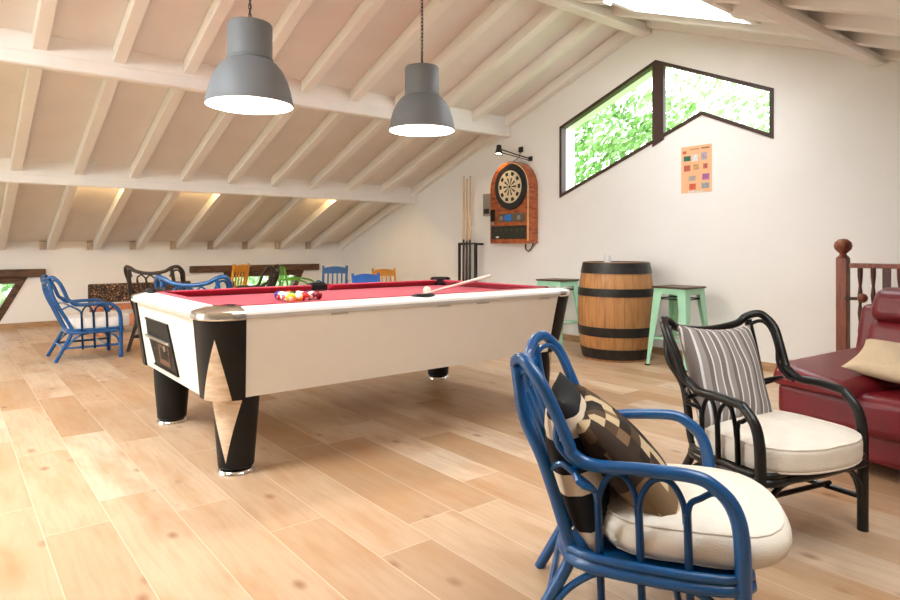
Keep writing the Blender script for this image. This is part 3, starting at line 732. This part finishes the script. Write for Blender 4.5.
# ------------------------------------------------------------------ stools
def make_stool(loc, label, rz=0):
    e = thing('bar_stool', label, 'stool', loc, rz, 'mint metal bar stools')
    H = .775; t = .165; f = .222
    MB().box((-.185,-.185,H-.018),(.185,.185,H)).build('seat', M_SEATW, e, bevel=.008)
    b = MB()
    for (a, c) in (((-t,-t),(t,-t)),((t,-t),(t,t)),((t,t),(-t,t)),((-t,t),(-t,-t))):
        a = Vector(a); c = Vector(c); n_ = Vector((-(c-a).y,(c-a).x)).normalized()*.006
        b.prism([tuple(a-n_),tuple(c-n_),tuple(c+n_),tuple(a+n_)], H-.075, H-.018)
    b.build('apron', M_MINT, e)
    for sx, sy in ((-1,-1),(1,-1),(1,1),(-1,1)):
        top, bot = Vector((sx*(t+.004),sy*(t+.004),H-.02)), Vector((sx*f,sy*f,.012))
        rings = []
        for k in range(7):
            u = k/6; p = top.lerp(bot, u); w = .095*(1-u)+.034*u; th = .012
            rings.append([p+Vector(q_) for q_ in ((0,0,0),(-sx*w,0,0),(-sx*w,-sy*th,0),(-sx*th,-sy*th,0),(-sx*th,-sy*w,0),(0,-sy*w,0))])
        lg = MB().loft(rings).build('leg', M_MINT, e, bevel=.003, segs=1)
        MB().box((sx*f-.028 if sx>0 else sx*f-.008, sy*f-.028 if sy>0 else sy*f-.008, 0),(sx*f+.008 if sx>0 else sx*f+.028, sy*f+.008 if sy>0 else sy*f+.028, .014)).build('foot_pad', M_IRON, lg)
    for z, r_, m_ in ((.27,.009,M_MINT),(.655,.006,M_IRON)):
        q = t+.004+(f-t)*(H-z)/H-.02
        for i, (a, c) in enumerate((((-q,-q),(q,-q)),((q,-q),(q,q)),((q,q),(-q,q)),((-q,q),(-q,-q)))):
            MB().tube([(*a,z),(*c,z)], r_, 8, smooth=False).build('brace', m_, e, smooth=True)
    return e
st = make_stool((-3.40,5.58,0), 'mint green metal bar stool right of the barrel, behind the black armchair')
dup(st, (-5.03,5.66,0), R(4), 'mint green metal bar stool left of the barrel, behind the pool table corner')

# ------------------------------------------------------------------ rattan armchairs
def make_armchair(name, label, loc, th, P, m, m_cush, s=1, group='rattan armchairs', yf_c=None, cushion=True, ch=(.11,5), yb_c=None):
    we,ye,ze,ws,ys,zs,wf,ya,za,df = P
    e = thing(name, label, 'armchair', loc, th, group, s)
    side = lambda sx: [(sx*wf,df,0),(sx*wf,df,.20),(sx*wf,df-.002,.40),(sx*wf,df-.022,.49),(sx*wf,df-.065,.54),(sx*(wf+.002),ya,za),(sx*(wf*.5+ws*.5+.004),(ya+ys)/2,(za+zs)/2+.004),
                       (sx*ws,ys,zs),(sx*(ws+.002),ys-.055,zs+.028),(sx*(we*.6+ws*.4+.02),ye+.135,ze-.225),(sx*(we+.036),ye+.10,ze-.14),(sx*(we+.044),ye+.062,ze-.06),(sx*(we+.026),ye+.022,ze-.012),(sx*we,ye,ze),(sx*(we-.045),ye-.022,ze-.014),(sx*(we-.11),ye-.03,ze-.048)]
    A = side(1); path = A+[(0,ye-.035,ze-.066)]+[p for p in reversed(side(-1))]
    n_ = len(A)
    rr = [.021,.021,.021,.020,.019]+[.018]*(n_-5); rad = rr+[.018]+list(reversed(rr))
    MB().tube(path, rad, 12, 6).build('arm_pole', m, e, smooth=True)
    # arm height lookup
    tb = MB()
    def arm_at(y):
        best = None
        for i in range(3, 9):
            a, c = A[i], A[i+1]
            if (a[1]-y)*(c[1]-y) <= 0 and abs(a[1]-c[1]) > 1e-5:
                t = (y-a[1])/(c[1]-a[1]); return Vector(a).lerp(Vector(c), t)
        return Vector(A[7])
    zseat = .285; zlow = .135
    yb = -.315; ysb = -.175
    # back posts down to splayed feet
    for sx in (1,-1):
        MB().tube([(sx*(we-.035),ye-.02,ze-.03),(sx*(we-.02),ye+.005,ze-.17),(sx*.235,ye+.06,.55),(sx*.232,ysb-.01,.36),(sx*.232,ysb+.005,zseat),(sx*.24,ysb-.05,.17),(sx*.25,yb,0)], .018, 12, 6).build('back_leg', m, e, smooth=True)
        # inner rod following the ear down to the arm
        MB().tube([(sx*(we-.055),ye-.02,ze-.10),(sx*(we-.03),ye-.005,ze-.05),(sx*(we+.002),ye+.028,ze-.034),(sx*(we+.02),ye+.062,ze-.07),(sx*(we+.014),ye+.10,ze-.15),(sx*(ws-.01),ys-.10,zs+.055),(sx*(ws-.012),ys-.06,zs+.005),(sx*(ws-.01),ys-.02,zs-.012)], .009, 8, 5).build('ear_rod', m, e, smooth=True)
        # spindles with arches under the arm
        y_front = df-.004; y0 = ys+.0
        ysp = [y0+(y_front-y0)*k/4 for k in (0.15,1.3,2.6)]
        tops = []
        for k, y in enumerate(ysp):
            a = arm_at(y); zt = a.z-.10
            yn = ysp[k+1] if k < 2 else df-.004
            b = MB().tube([(a.x,y+.012,zlow-.02),(a.x,y+.006,zseat),(a.x,y,zt)], .0105, 8, 4)
            ym = (y+yn)/2; am = arm_at(min(ym, df-.03))
            zend = (arm_at(yn).z-.10) if k < 2 else .42
            b.tube([(a.x,y,zt-.03),(a.x,y+.006,zt+.025),(a.x,y+(ym-y)*.5,am.z-.032),(am.x,ym,am.z-.016),(am.x,ym+(yn-ym)*.5,am.z-.034),(am.x,yn-.008,zend+.02),(am.x,yn-.002,zend-.03)], .0085, 8, 5)
            b.build('arm_spindle', m, e, smooth=True)
        # back-most half arch
        a = arm_at(ysp[0]); zt = a.z-.10
        MB().tube([(a.x,ysp[0],zt-.02),(a.x,ysp[0]-.01,zt+.03),(a.x-.004*sx,ysp[0]-.06,zs-.03),(sx*(ws-.02),ys-.09,zs-.01),(sx*.235,ye+.075,.52)], .0085, 8, 5).build('arm_arch', m, e, smooth=True)
        # side stretcher, side brace arch
        MB().tube([(sx*wf,df,zlow),(sx*.245,ysb-.065,zlow)], .012, 8, smooth=False).build('stretcher', m, e, smooth=True)
        MB().tube([(sx*wf,df-.005,.10),(sx*wf,df-.03,.20),(sx*wf,df-.10,.262),(sx*(wf-.01),df-.17,.275)], .011, 8, 4).build('leg_arch', m, e, smooth=True)
        MB().tube([(sx*.245,ysb-.06,.12),(sx*.245,ysb-.0,.20),(sx*.25,ysb+.08,.258),(sx*.26,ysb+.15,.272)], .011, 8, 4).build('leg_arch', m, e, smooth=True)
        MB().tube([(sx*wf,df,.10),(sx*(wf-.03),df+.004,.20),(sx*(wf-.10),df+.008,.262),(sx*(wf-.20),df+.012,.278)], .011, 8, 4).build('leg_arch', m, e, smooth=True)
    MB().tube([(-wf,df-.14,zlow+.012),(wf,df-.14,zlow+.012)], .011, 8, smooth=False).build('stretcher', m, e, smooth=True)
    MB().tube([(-.245,ysb-.06,zlow),(.245,ysb-.06,zlow)], .012, 8, smooth=False).build('stretcher', m, e, smooth=True)
    # seat frame
    fr = [(wf,df,zseat),(wf,0,zseat),(.235,ysb,zseat),(0,ysb-.02,zseat),(-.235,ysb,zseat),(-wf,0,zseat),(-wf,df,zseat),(-wf*.5,df+.022,zseat),(0,df+.03,zseat),(wf*.5,df+.022,zseat)]
    b = MB().tube(fr, .016, 10, 4, closed=True)
    b.tube([(x,y,z+.028) for x,y,z in fr], .012, 10, 4, closed=True).build('seat_frame', m, e, smooth=True)
    MB().prism([(wf-.01,df),(wf-.01,0),(.225,ysb+.005),(-.225,ysb+.005),(-wf+.01,0),(-wf+.01,df)], zseat+.004, zseat+.022).build('seat_deck', m, e)
    # back spindles with arches
    xs = [-.135,-.045,.045,.135]
    railz = lambda x: ze-.066+(abs(x)/.19)**2*.022
    for k, x in enumerate(xs):
        top = railz(x)-.075
        b = MB().tube([(x*.9,ysb-.01,zseat),(x*.95,ye+.055,.52),(x,ye-.018,top)], .0105, 8, 5)
        if k < 3:
            xn = xs[k+1]; xm = (x+xn)/2; zm = railz(xm)-.018
            b.tube([(x,ye-.018,top-.03),(x+.004,ye-.024,top+.02),(x+(xm-x)*.5,ye-.03,zm-.014),(xm,ye-.033,zm),(xn-(xn-xm)*.5,ye-.03,zm-.014),(xn-.004,ye-.024,railz(xn)-.055),(xn,ye-.018,railz(xn)-.105)], .008, 8, 5)
        b.build('back_spindle', m, e, smooth=True)
    # seat cushion: rounded, puffy
    if cushion:
        yf2 = yf_c if yf_c else df+.10
        seat_cushion(e, wf, (ysb-.03 if yb_c is None else yb_c), yf2, zseat+.03, ch[0], m_cush, ch[1])
    return e
def seat_cushion(e, w, y0, y1, z0, h, m, pw):
    n, k = 40, 14; b = MB(); rings = []
    cy_ = (y0+y1)/2; ly = (y1-y0)/2
    for i in range(k+1):
        t = -1+2*i/k
        # edge profile: flat piped sides
        prof = (1-abs(t)**pw)**.5 if abs(t) < 1 else 0
        ring = []
        for j in range(n):
            a = 2*PI*j/n; c, s_ = math.cos(a), math.sin(a)
            p = 3.6
            rr = (abs(c)**p+abs(s_)**p)**(-1/p)
            wx = (w-.014)*(1 if s_ < .2 else 1+.05*(s_-.2))
            q = (.90+.10*prof) if pw > 4 else .82+.18*prof
            x = wx*rr*c*q; y = cy_+ly*rr*s_*q+(.035*(1-(rr*c)**2)*max(0,s_))
            wob = noise.noise(Vector((x*9,y*9,i*.2)))*.004
            ring.append(Vector((x,y,z0+h*(t+1)/2+wob)))
        rings.append(ring)
    # domed top and bottom
    top = []
    for f_ in (.9,.7,.45,.2,.03):
        dome = .03*(1-f_**2)+.004
        rr_ = [Vector((p.x*f_, cy_+(p.y-cy_)*f_, z0+h+dome-.002+noise.noise(Vector((p.x*f_*11,p.y*f_*11,3)))*.006)) for p in rings[-1]]
        top.append(rr_)
    b.loft(rings+top, True)
    o = b.build('seat_cushion', m, e, smooth=True, auto=70)
    pb = MB()
    for i in (1, k-1): pb.tube([p+Vector((0,0,0)) for p in rings[i]], .0045, 6, 1, closed=True)
    pb.build('piping', m, o, smooth=True)

P_blue = (.243,-.307,.838,.267,-.107,.559,.305,.148,.565,.267)
P_blk = (.288,-.278,.839,.303,-.065,.566,.299,.125,.556,.218)
P_gen = (.243,-.345,.853,.274,-.105,.568,.276,.162,.564,.272)
make_armchair('rattan_armchair','bright blue rattan armchair in the foreground holding a checked cushion',(-1.181,1.669,0), R(-53.5), P_blue, M_BLUE, M_CREAM, yf_c=.40, ch=(.095,2.2), yb_c=-.10)
make_armchair('rattan_armchair','black rattan armchair with a striped pillow in front of the red sofa', (-1.242,2.694,0), R(-103.8), P_blk, M_BLACK, M_CREAM, yf_c=.285, ch=(.10,6))
b1 = make_armchair('rattan_armchair','blue rattan armchair with white seat standing alone left of the pool table', (-7.616,1.170,0), R(1.5), P_gen, M_BLUE, M_WHITEC)
dup(b1, (-5.80,1.82,0), R(56), 'blue rattan armchair whose back shows just behind the far rail of the pool table', 1.06)
b2 = make_armchair('rattan_armchair','dark brown rattan armchair in front of the patterned bench, behind the pool table end', (-7.76,2.01,0), R(52), P_gen, M_DBROWN, M_WHITEC, s=1.1)
dup(b2, (-8.45,3.22,0), R(146), 'dark rattan armchair under the low window seen from its side', 1.05)

# ------------------------------------------------------------------ pillows
def pillow(name, w, h, t, mats, label, loc, rot, two=False, seed=0, group=None, n=22):
    b = MB(); idx = {}
    for sgn in (1,-1):
        for i in range(n+1):
            for j in range(n+1):
                u = -1+2*i/n; v = -1+2*j/n
                edge = i in (0,n) or j in (0,n)
                if edge and sgn == -1: continue
                x = w/2*u*(1-.11*(1-v*v)); y = h/2*v*(1-.11*(1-u*u))
                f_ = max(0,(1-u*u)*(1-v*v))**.42
                z = sgn*t/2*f_ + noise.noise(Vector((x*8+seed,y*8,sgn*2)))*.012*(f_)
                idx[(sgn,i,j)] = len(b.v); b.v.append(Vector((x,y,z)))
    g = lambda s_,i,j: idx.get((s_,i,j), idx.get((1,i,j)))
    for sgn in (1,-1):
        for i in range(n):
            for j in range(n):
                b.f.append([g(sgn,i,j),g(sgn,i+1,j),g(sgn,i+1,j+1),g(sgn,i,j+1)]); b.mi.append(0 if sgn == 1 or not two else 1)
    o = b.build(name, mats, None, smooth=True, auto=180)
    o.location = loc; o.rotation_euler = rot
    return tag(o, label, 'cushion', group)
def place_local(o, chair_loc, th, lp, tilt, roll=0, yaw=0):
    """pillow plane upright facing chair +Y, leaning back by tilt"""
    M = Matrix.Translation(chair_loc) @ Matrix.Rotation(th,4,'Z') @ Matrix.Translation(lp) @ Matrix.Rotation(yaw,4,'Z') @ Matrix.Rotation(PI,4,'Z') @ Matrix.Rotation(PI/2-tilt,4,'X') @ Matrix.Rotation(roll,4,'Z')
    o.matrix_world = M; o.location, o.rotation_euler = M.to_translation(), M.to_euler()
greys = [srgb(150,140,134), srgb(226,222,218), srgb(128,118,112), srgb(218,214,210), srgb(158,148,142), srgb(120,110,106), srgb(226,222,218)]
M_STRIPE = band_mat('grey_striped_linen', greys, [.030,.006,.026,.010,.024,.018,.007], 0)
p1 = pillow('throw_pillow', .45, .46, .14, [M_STRIPE], 'grey and white striped pillow leaning in the black armchair', (0,0,0), (0,0,0), seed=3)
place_local(p1, (-1.242,2.694,0), R(-103.8), (.055,-.15,.595), R(21), -.06)
M_CHECK = check_mat('brown_checked_weave', [srgb(46,34,26), srgb(84,62,44), srgb(196,172,136), srgb(58,44,34), srgb(120,94,66), srgb(36,28,22)], .052)
M_BANDS = band_mat('black_cream_bands', [(.012,.012,.013), srgb(214,196,172)], [.10,.06], 1)
p2_ = pillow('throw_pillow', .46, .48, .16, [M_CHECK], 'brown checked cushion slouching in the foreground blue armchair', (0,0,0), (0,0,0), False, 5)
p4 = pillow('throw_pillow', .42, .44, .17, [M_BANDS], 'black and cream banded cushion upright behind the checked one in the blue armchair', (0,0,0), (0,0,0), False, 8)
place_local(p2_, (-1.181,1.669,0), R(-53.5), (.02,-.01,.50), R(42), .05, R(3))
place_local(p4, (-1.181,1.669,0), R(-53.5), (.045,-.165,.515), R(14), 0, R(4))

# ------------------------------------------------------------------ sofa
SP, ST = Vector((-1.61,3.60,0)), R(-8)
sf = thing('leather_sofa', 'dark red leather sofa by the stair railing with wide padded armrest', 'sofa', SP, ST)
def soft(b, name, bev, m=M_LEATHER, par=None): return b.build(name, m, par or sf, bevel=bev, segs=4)
def hexa(p): return MB().add(p, [(0,3,2,1),(4,5,6,7),(0,1,5,4),(1,2,6,5),(2,3,7,6),(3,0,4,7)])
soft(MB().box((.03,.06,.08),(2.3,.98,.24)), 'base', .03)
soft(MB().box((0,0,.215),(.98,.85,.425)), 'seat_cushion', .055)
soft(MB().box((.99,0,.215),(1.98,.85,.425)), 'seat_cushion', .055)
soft(hexa([(-.02,-.03,.40),(.44,-.09,.40),(.50,.80,.42),(.0,.82,.42),(0,.0,.525),(.40,-.05,.47),(.46,.80,.55),(.03,.82,.55)]), 'armrest', .045)
soft(hexa([(-.05,.80,.10),(.99,.80,.10),(.99,1.04,.10),(-.05,1.04,.10),(.0,.90,.80),(.99,.90,.80),(.99,1.06,.80),(.0,1.06,.80)]), 'back_panel', .04)
soft(hexa([(1.0,.80,.10),(2.2,.80,.10),(2.2,1.04,.10),(1.0,1.04,.10),(1.0,.90,.80),(2.2,.90,.80),(2.2,1.06,.80),(1.0,1.06,.80)]), 'back_panel', .04)
for x in (.10, 1.04):
    soft(hexa([(x,.68,.44),(x+.86,.68,.44),(x+.86,.86,.44),(x,.86,.44),(x,.78,.73),(x+.86,.78,.73),(x+.86,.93,.73),(x,.93,.73)]), 'back_cushion', .06)
    soft(hexa([(x+.0,.74,.715),(x+.84,.74,.715),(x+.84,.92,.715),(x+.0,.92,.715),(x+.02,.80,.915),(x+.82,.80,.915),(x+.82,.95,.915),(x+.02,.95,.915)]), 'headrest', .065)
for x, y in ((.12,.14),(2.2,.14),(.12,.9),(2.2,.9)): MB().lathe([(.03,0),(.035,.082)], 16, (x,y,0)).build('foot', M_IRON, sf, smooth=True)
p3 = pillow('throw_pillow', .46, .40, .13, [M_LINEN], 'plain beige cushion lying on the red leather sofa', (0,0,0), (0,0,0), seed=9)
M = Matrix.Translation(SP) @ Matrix.Rotation(ST,4,'Z') @ Matrix.Translation((.50,.32,.555)) @ Matrix.Rotation(R(12),4,'Y') @ Matrix.Rotation(R(14),4,'X') @ Matrix.Rotation(R(12),4,'Z')
p3.location, p3.rotation_euler = M.to_translation(), M.to_euler()

# ------------------------------------------------------------------ stair railing
NX, NY = -1.875, 5.33
rl = thing('stair_railing', 'reddish wooden stair railing with turned balusters behind the red sofa', 'railing', (NX,NY,0))
w = .038
MB().box((-w,-w,0),(w,w,1.075)).build('newel_post', M_NEWEL, rl, bevel=.006)
MB().lathe([(.03,1.07),(.045,1.078),(.03,1.09),(.022,1.105),(.03,1.112),(.056,1.14),(.062,1.165),(.055,1.192),(.03,1.215),(.0,1.22)], 28).build('ball_finial', M_NEWEL, rl, smooth=True)
MB().box((.05,-.035,1.0),(2.4,.035,1.035)).build('handrail', M_NEWEL, rl, bevel=.006)
MB().box((.05,-.03,.10),(2.4,.03,.14)).build('bottom_rail', M_NEWEL, rl, bevel=.006)
for x in (.115, .20, .365, .66, .76, .86, .96, 1.06):
    prof = [(.015,.14),(.015,.2)]
    for k in range(22): prof.append((0.0135+.0035*math.sin(k*1.57), .22+k*.034))
    prof += [(.018,.97),(.018,1.0)]
    MB().lathe(prof, 12, (x,0,0)).build('baluster', M_BALUS, rl, smooth=True)
for x in (.285,): MB().box((x-.022,-.02,.14),(x+.022,.02,1.0)).build('square_baluster', M_BALUS, rl)
MB().box((.44,-.05,0),(.58,.05,1.045)).build('gate_post', M_NEWEL, rl, bevel=.005)
MB().tube([(.03,-.045,.77),(.08,-.05,.772),(.13,-.05,.775)], .012, 8, smooth=False).build('latch_bolt', M_CUEB, rl, smooth=True)
MB().sphere((.15,-.06,.78), .035, 16).build('latch_knob', M_NEWEL, rl, smooth=True)

# ------------------------------------------------------------------ wooden slat chairs and others at the back
def slat_chair(label, loc, rz, m, arms=False, s=1, group='painted slat-back chairs'):
    e = thing('slat_back_chair', label, 'chair', loc, rz, group, s)
    MB().box((-.20,-.19,.43),(.20,.20,.455)).build('seat', m, e, bevel=.006)
    for sx in (1,-1):
        MB().box((sx*.185-.018,.16,0),(sx*.185+.018,.196,.43)).build('leg', m, e)
        MB().tube([(sx*.185,-.19,0),(sx*.185,-.185,.44),(sx*.19,-.25,.90)], .020, 6).build('back_leg', m, e, smooth=True)
        MB().box((sx*.185-.01,-.18,.18),(sx*.185+.01,.18,.205)).build('stretcher', m, e)
        if arms:
            MB().tube([(sx*.19,-.20,.62),(sx*.235,-.02,.665),(sx*.24,.16,.64),(sx*.225,.20,.58),(sx*.20,.185,.44)], .014, 8).build('armrest', m, e, smooth=True)
    b = MB(); P = []
    for i in range(9):
        x = -.19+.38*i/8; bow = .022*math.sin(PI*i/8); zt = .862+.028*math.sin(PI*i/8)
        P.append([Vector((x,-.235-bow,.775)),Vector((x,-.255-bow,zt)),Vector((x,-.235-bow,zt)),Vector((x,-.215-bow,.775))])
    b.loft(P).build('top_rail', m, e)
    MB().box((-.185,-.212,.52),(.185,-.192,.56)).build('lower_rail', m, e)
    for i in range(4):
        x = -.111+.074*i
        MB().tube([(x,-.203,.55),(x,-.245,.79)], .0125, 6, smooth=False).build('slat', m, e)
    return e
slat_chair('dark blue slat-back armchair behind the middle pocket of the pool table', (-8.62,4.62,0), R(-126), M_BLUEW, True, .955)
slat_chair('blue slat-back chair, lower and partly hidden by the far rail, before the amber one', (-6.40,3.99,0), R(-92), mat('bright_blue_paint', srgb(20,92,178), .45, var=.1), s=.93)
slat_chair('amber slat-back chair in the far corner, right of the blue ones', (-7.70,5.06,0), R(-98), M_ORANGE, s=.93)
slat_chair('amber slat-back chair seen edge-on under the low window', (-9.62,3.36,0), R(126), M_ORANGE, s=1.0)
gc = thing('metal_garden_chair', 'green metal armchair standing before the low bright window', 'chair', (-9.0,4.22,0), R(-38.7))
for sx in (1,-1):
    MB().tube([(sx*.22,-.22,0),(sx*.22,-.20,.45),(sx*.215,-.26,.84)], .016, 8).build('back_leg', M_GREENM, gc, smooth=True)
    MB().tube([(sx*.22,.22,0),(sx*.225,.22,.5),(sx*.235,.18,.62),(sx*.235,.0,.665),(sx*.225,-.22,.66)], .014, 8).build('armrest', M_GREENM, gc, smooth=True)
MB().tube([(-.215,-.26,.83),(0,-.285,.85),(.215,-.26,.83)], .016, 8).build('top_rail', M_GREENM, gc, smooth=True)
MB().box((-.22,-.2,.43),(.22,.23,.45)).build('seat', M_GREENM, gc, bevel=.006)
for i in range(3): MB().box((-.13+.11*i,-.262,.45),(-.09+.11*i,-.25,.84)).build('slat', M_GREENM, gc)
# low bench with patterned back
def lace_mat():
    m, n, out = nt('mottled_dark_fabric'); N = n.nodes.new; L = n.links.new
    b = N('ShaderNodeBsdfPrincipled'); L(b.outputs[0], out.inputs[0]); b.inputs['Roughness'].default_value = .8
    tc = N('ShaderNodeTexCoord'); v = N('ShaderNodeTexVoronoi'); v.feature = 'DISTANCE_TO_EDGE'; v.inputs['Scale'].default_value = 30; L(tc.outputs['Object'], v.inputs['Vector'])
    nz = N('ShaderNodeTexNoise'); nz.inputs['Scale'].default_value = 11; L(tc.outputs['Object'], nz.inputs['Vector'])
    mu = N('ShaderNodeMath'); mu.operation = 'MULTIPLY'; L(v.outputs['Distance'], mu.inputs[0]); L(nz.outputs['Fac'], mu.inputs[1])
    cr = N('ShaderNodeValToRGB'); cr.color_ramp.elements[0].color = (*srgb(34,26,20),1); cr.color_ramp.elements[0].position = .05
    cr.color_ramp.elements[1].color = (*srgb(176,132,96),1); cr.color_ramp.elements[1].position = .22
    L(mu.outputs[0], cr.inputs[0]); L(cr.outputs[0], b.inputs['Base Color']); return m
bn = thing('low_bench', 'low reddish wooden bench with dark mottled back against the low wall', 'bench', (-9.6,1.52,0))
for x, y in ((.02,.06),(.42,.06),(.02,1.2),(.42,1.2)): MB().box((x-.03,y-.03,0),(x+.03,y+.03,.33)).build('leg', M_BENCH, bn)
MB().box((-.02,0,.33),(.46,1.26,.38)).build('seat_plank', M_BENCH, bn, bevel=.008)
MB().box((.44,0,.13),(.465,1.26,.27)).build('front_board', M_BENCH, bn, bevel=.006)
MB().box((-.06,-.02,.40),(.02,1.3,.655)).build('patterned_back', lace_mat(), bn, bevel=.02, segs=3)
MB().box((-.055,0,0),(-.022,.05,.6)).box((-.055,1.2,0),(-.022,1.25,.6)).build('back_support', M_BENCH, bn)

# ------------------------------------------------------------------ outside
struct(MB().box((-60,-60,-3.2),(60,60,-3.0)).build('ground', M_GRASS))
def tree(label, loc, h, rad, nleaf, seed, ls=.11, group='trees outside the windows'):
    rnd = random.Random(seed)
    e = thing('leafy_tree', label, 'tree', loc, 0, group)
    MB().tube([(0,0,0),(.1,0,h*.3),(0,.1,h*.7)], [.2,.14,.05], 10).build('trunk', M_BARK, e, smooth=True)
    b = MB()
    for i in range(nleaf):
        while True:
            p = Vector((rnd.uniform(-1,1),rnd.uniform(-1,1),rnd.uniform(-1,1)))
            if .3 < p.length < 1: break
        c = Vector((p.x*rad,p.y*rad,h*.62+p.z*h*.40)); c += Vector((noise.noise(c*1.3),noise.noise(c*1.3+Vector((9,0,0))),noise.noise(c*1.3+Vector((0,9,0)))))*.5
        a = Vector((rnd.uniform(-1,1),rnd.uniform(-1,1),rnd.uniform(-.6,.6))).normalized(); u = a.orthogonal().normalized(); v = a.cross(u)
        s_ = ls*rnd.uniform(.7,1.4)
        b.add([c-u*s_, c+v*s_*.45, c+u*s_, c-v*s_*.45], [(0,1,2,3)])
    b.build('foliage', M_LEAF if seed == 1 else M_LEAF_HAZE, e)
tree('leafy green tree outside the left pane of the gable window', (-8.2,11.2,-3), 7.4, 2.3, 11000, 1, .08)
tree('haze-pale leafy tree further off outside the right pane of the gable window', (-9.0,17.5,-3), 9.6, 3.4, 6500, 2, .10)
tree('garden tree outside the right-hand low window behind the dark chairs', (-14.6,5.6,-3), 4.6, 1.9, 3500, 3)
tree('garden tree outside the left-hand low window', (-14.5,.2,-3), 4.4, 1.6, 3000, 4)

# ------------------------------------------------------------------ light
w_ = bpy.data.worlds.new('World'); SC.world = w_; w_.use_nodes = True
bg = w_.node_tree.nodes['Background']; bg.inputs[0].default_value = (.93,.97,1,1); bg.inputs[1].default_value = 5.0
def area(name, loc, target, sx, sy, power, col=(1,1,1)):
    l = bpy.data.lights.new(name, 'AREA'); l.shape = 'RECTANGLE'; l.size = sx; l.size_y = sy; l.energy = power; l.color = col
    o = bpy.data.objects.new(name, l); COL.objects.link(o); o.location = loc
    o.rotation_euler = (Vector(target)-Vector(loc)).to_track_quat('-Z','Z').to_euler(); return o
def sky_area(a, f, power):
    x = (a[0]+a[1])/2; y = (a[2]+a[3])/2; n_ = Vector((f(0)-f(1), 0, 1)).normalized()
    p = Vector((x,y,f(x)+.42)); o = area('skylight_daylight', p, p-n_, a[3]-a[2]+.6, a[1]-a[0]+.9, power, (.88,.95,1))
    X = Vector((0,1,0)); Y = n_.cross(X); o.rotation_euler = Matrix((X,Y,n_)).transposed().to_euler()
sky_area(SKY_R[0], zr, 150); sky_area(SKY_R[1], zr, 62); sky_area(SKY_R[2], zr, 690); sky_area(SKY_L_ADDED[0], zl, 170)  # second right and the left area are fill behind added skylights
area('back_window_daylight', (-6.8,YB-.45,1.3), (-5.5,0,.9), 4.6, 2.2, 90, (.88,.95,1))
# little warm lamps tucked behind the low purlin
for y, wh in ((1.50,'leftmost lit bay'),(2.69,'middle lit bay'),(4.47,'rightmost lit bay')):
    e = thing('cove_lamp', 'small warm lamp behind the low roof beam, glowing in the '+wh, 'lamp', (-8.56,y,zl(-8.56)+.03), 0, 'warm lamps behind the low beam')
    MB().box((.03,-.05,0),(.075,.05,.03)).build('lamp_base', M_LAMPIN, e)
    MB().sphere((0,0,.015), .02, 12).build('bulb', emis('warm_bulb', (1,.7,.32), 20), e)
    MB().tube([(0,0,.015),(.04,0,.015)], .008, 6, smooth=False).build('holder', M_LAMPIN, e)
    l = bpy.data.lights.new('cove_light', 'POINT'); l.energy = 15; l.color = (1,.68,.3); l.shadow_soft_size = .03
    o = bpy.data.objects.new('cove_light', l); COL.objects.link(o); o.location = (-8.60,y,zl(-8.56)+.045)

# ------------------------------------------------------------------ camera and view
cam = bpy.data.cameras.new('camera'); co = bpy.data.objects.new('camera', cam); COL.objects.link(co); SC.camera = co
cam.sensor_width = 36; cam.lens = 631/900*36; cam.shift_y = -53.5/900; cam.clip_start = .05
co.location = (0,0,1.16); co.rotation_euler = (R(90),0,R(51.3))
SC.view_settings.view_transform = 'Standard'; SC.view_settings.look = 'None'; SC.view_settings.gamma = 1
SC.view_settings.use_curve_mapping = False; SC.view_settings.exposure = 0.07
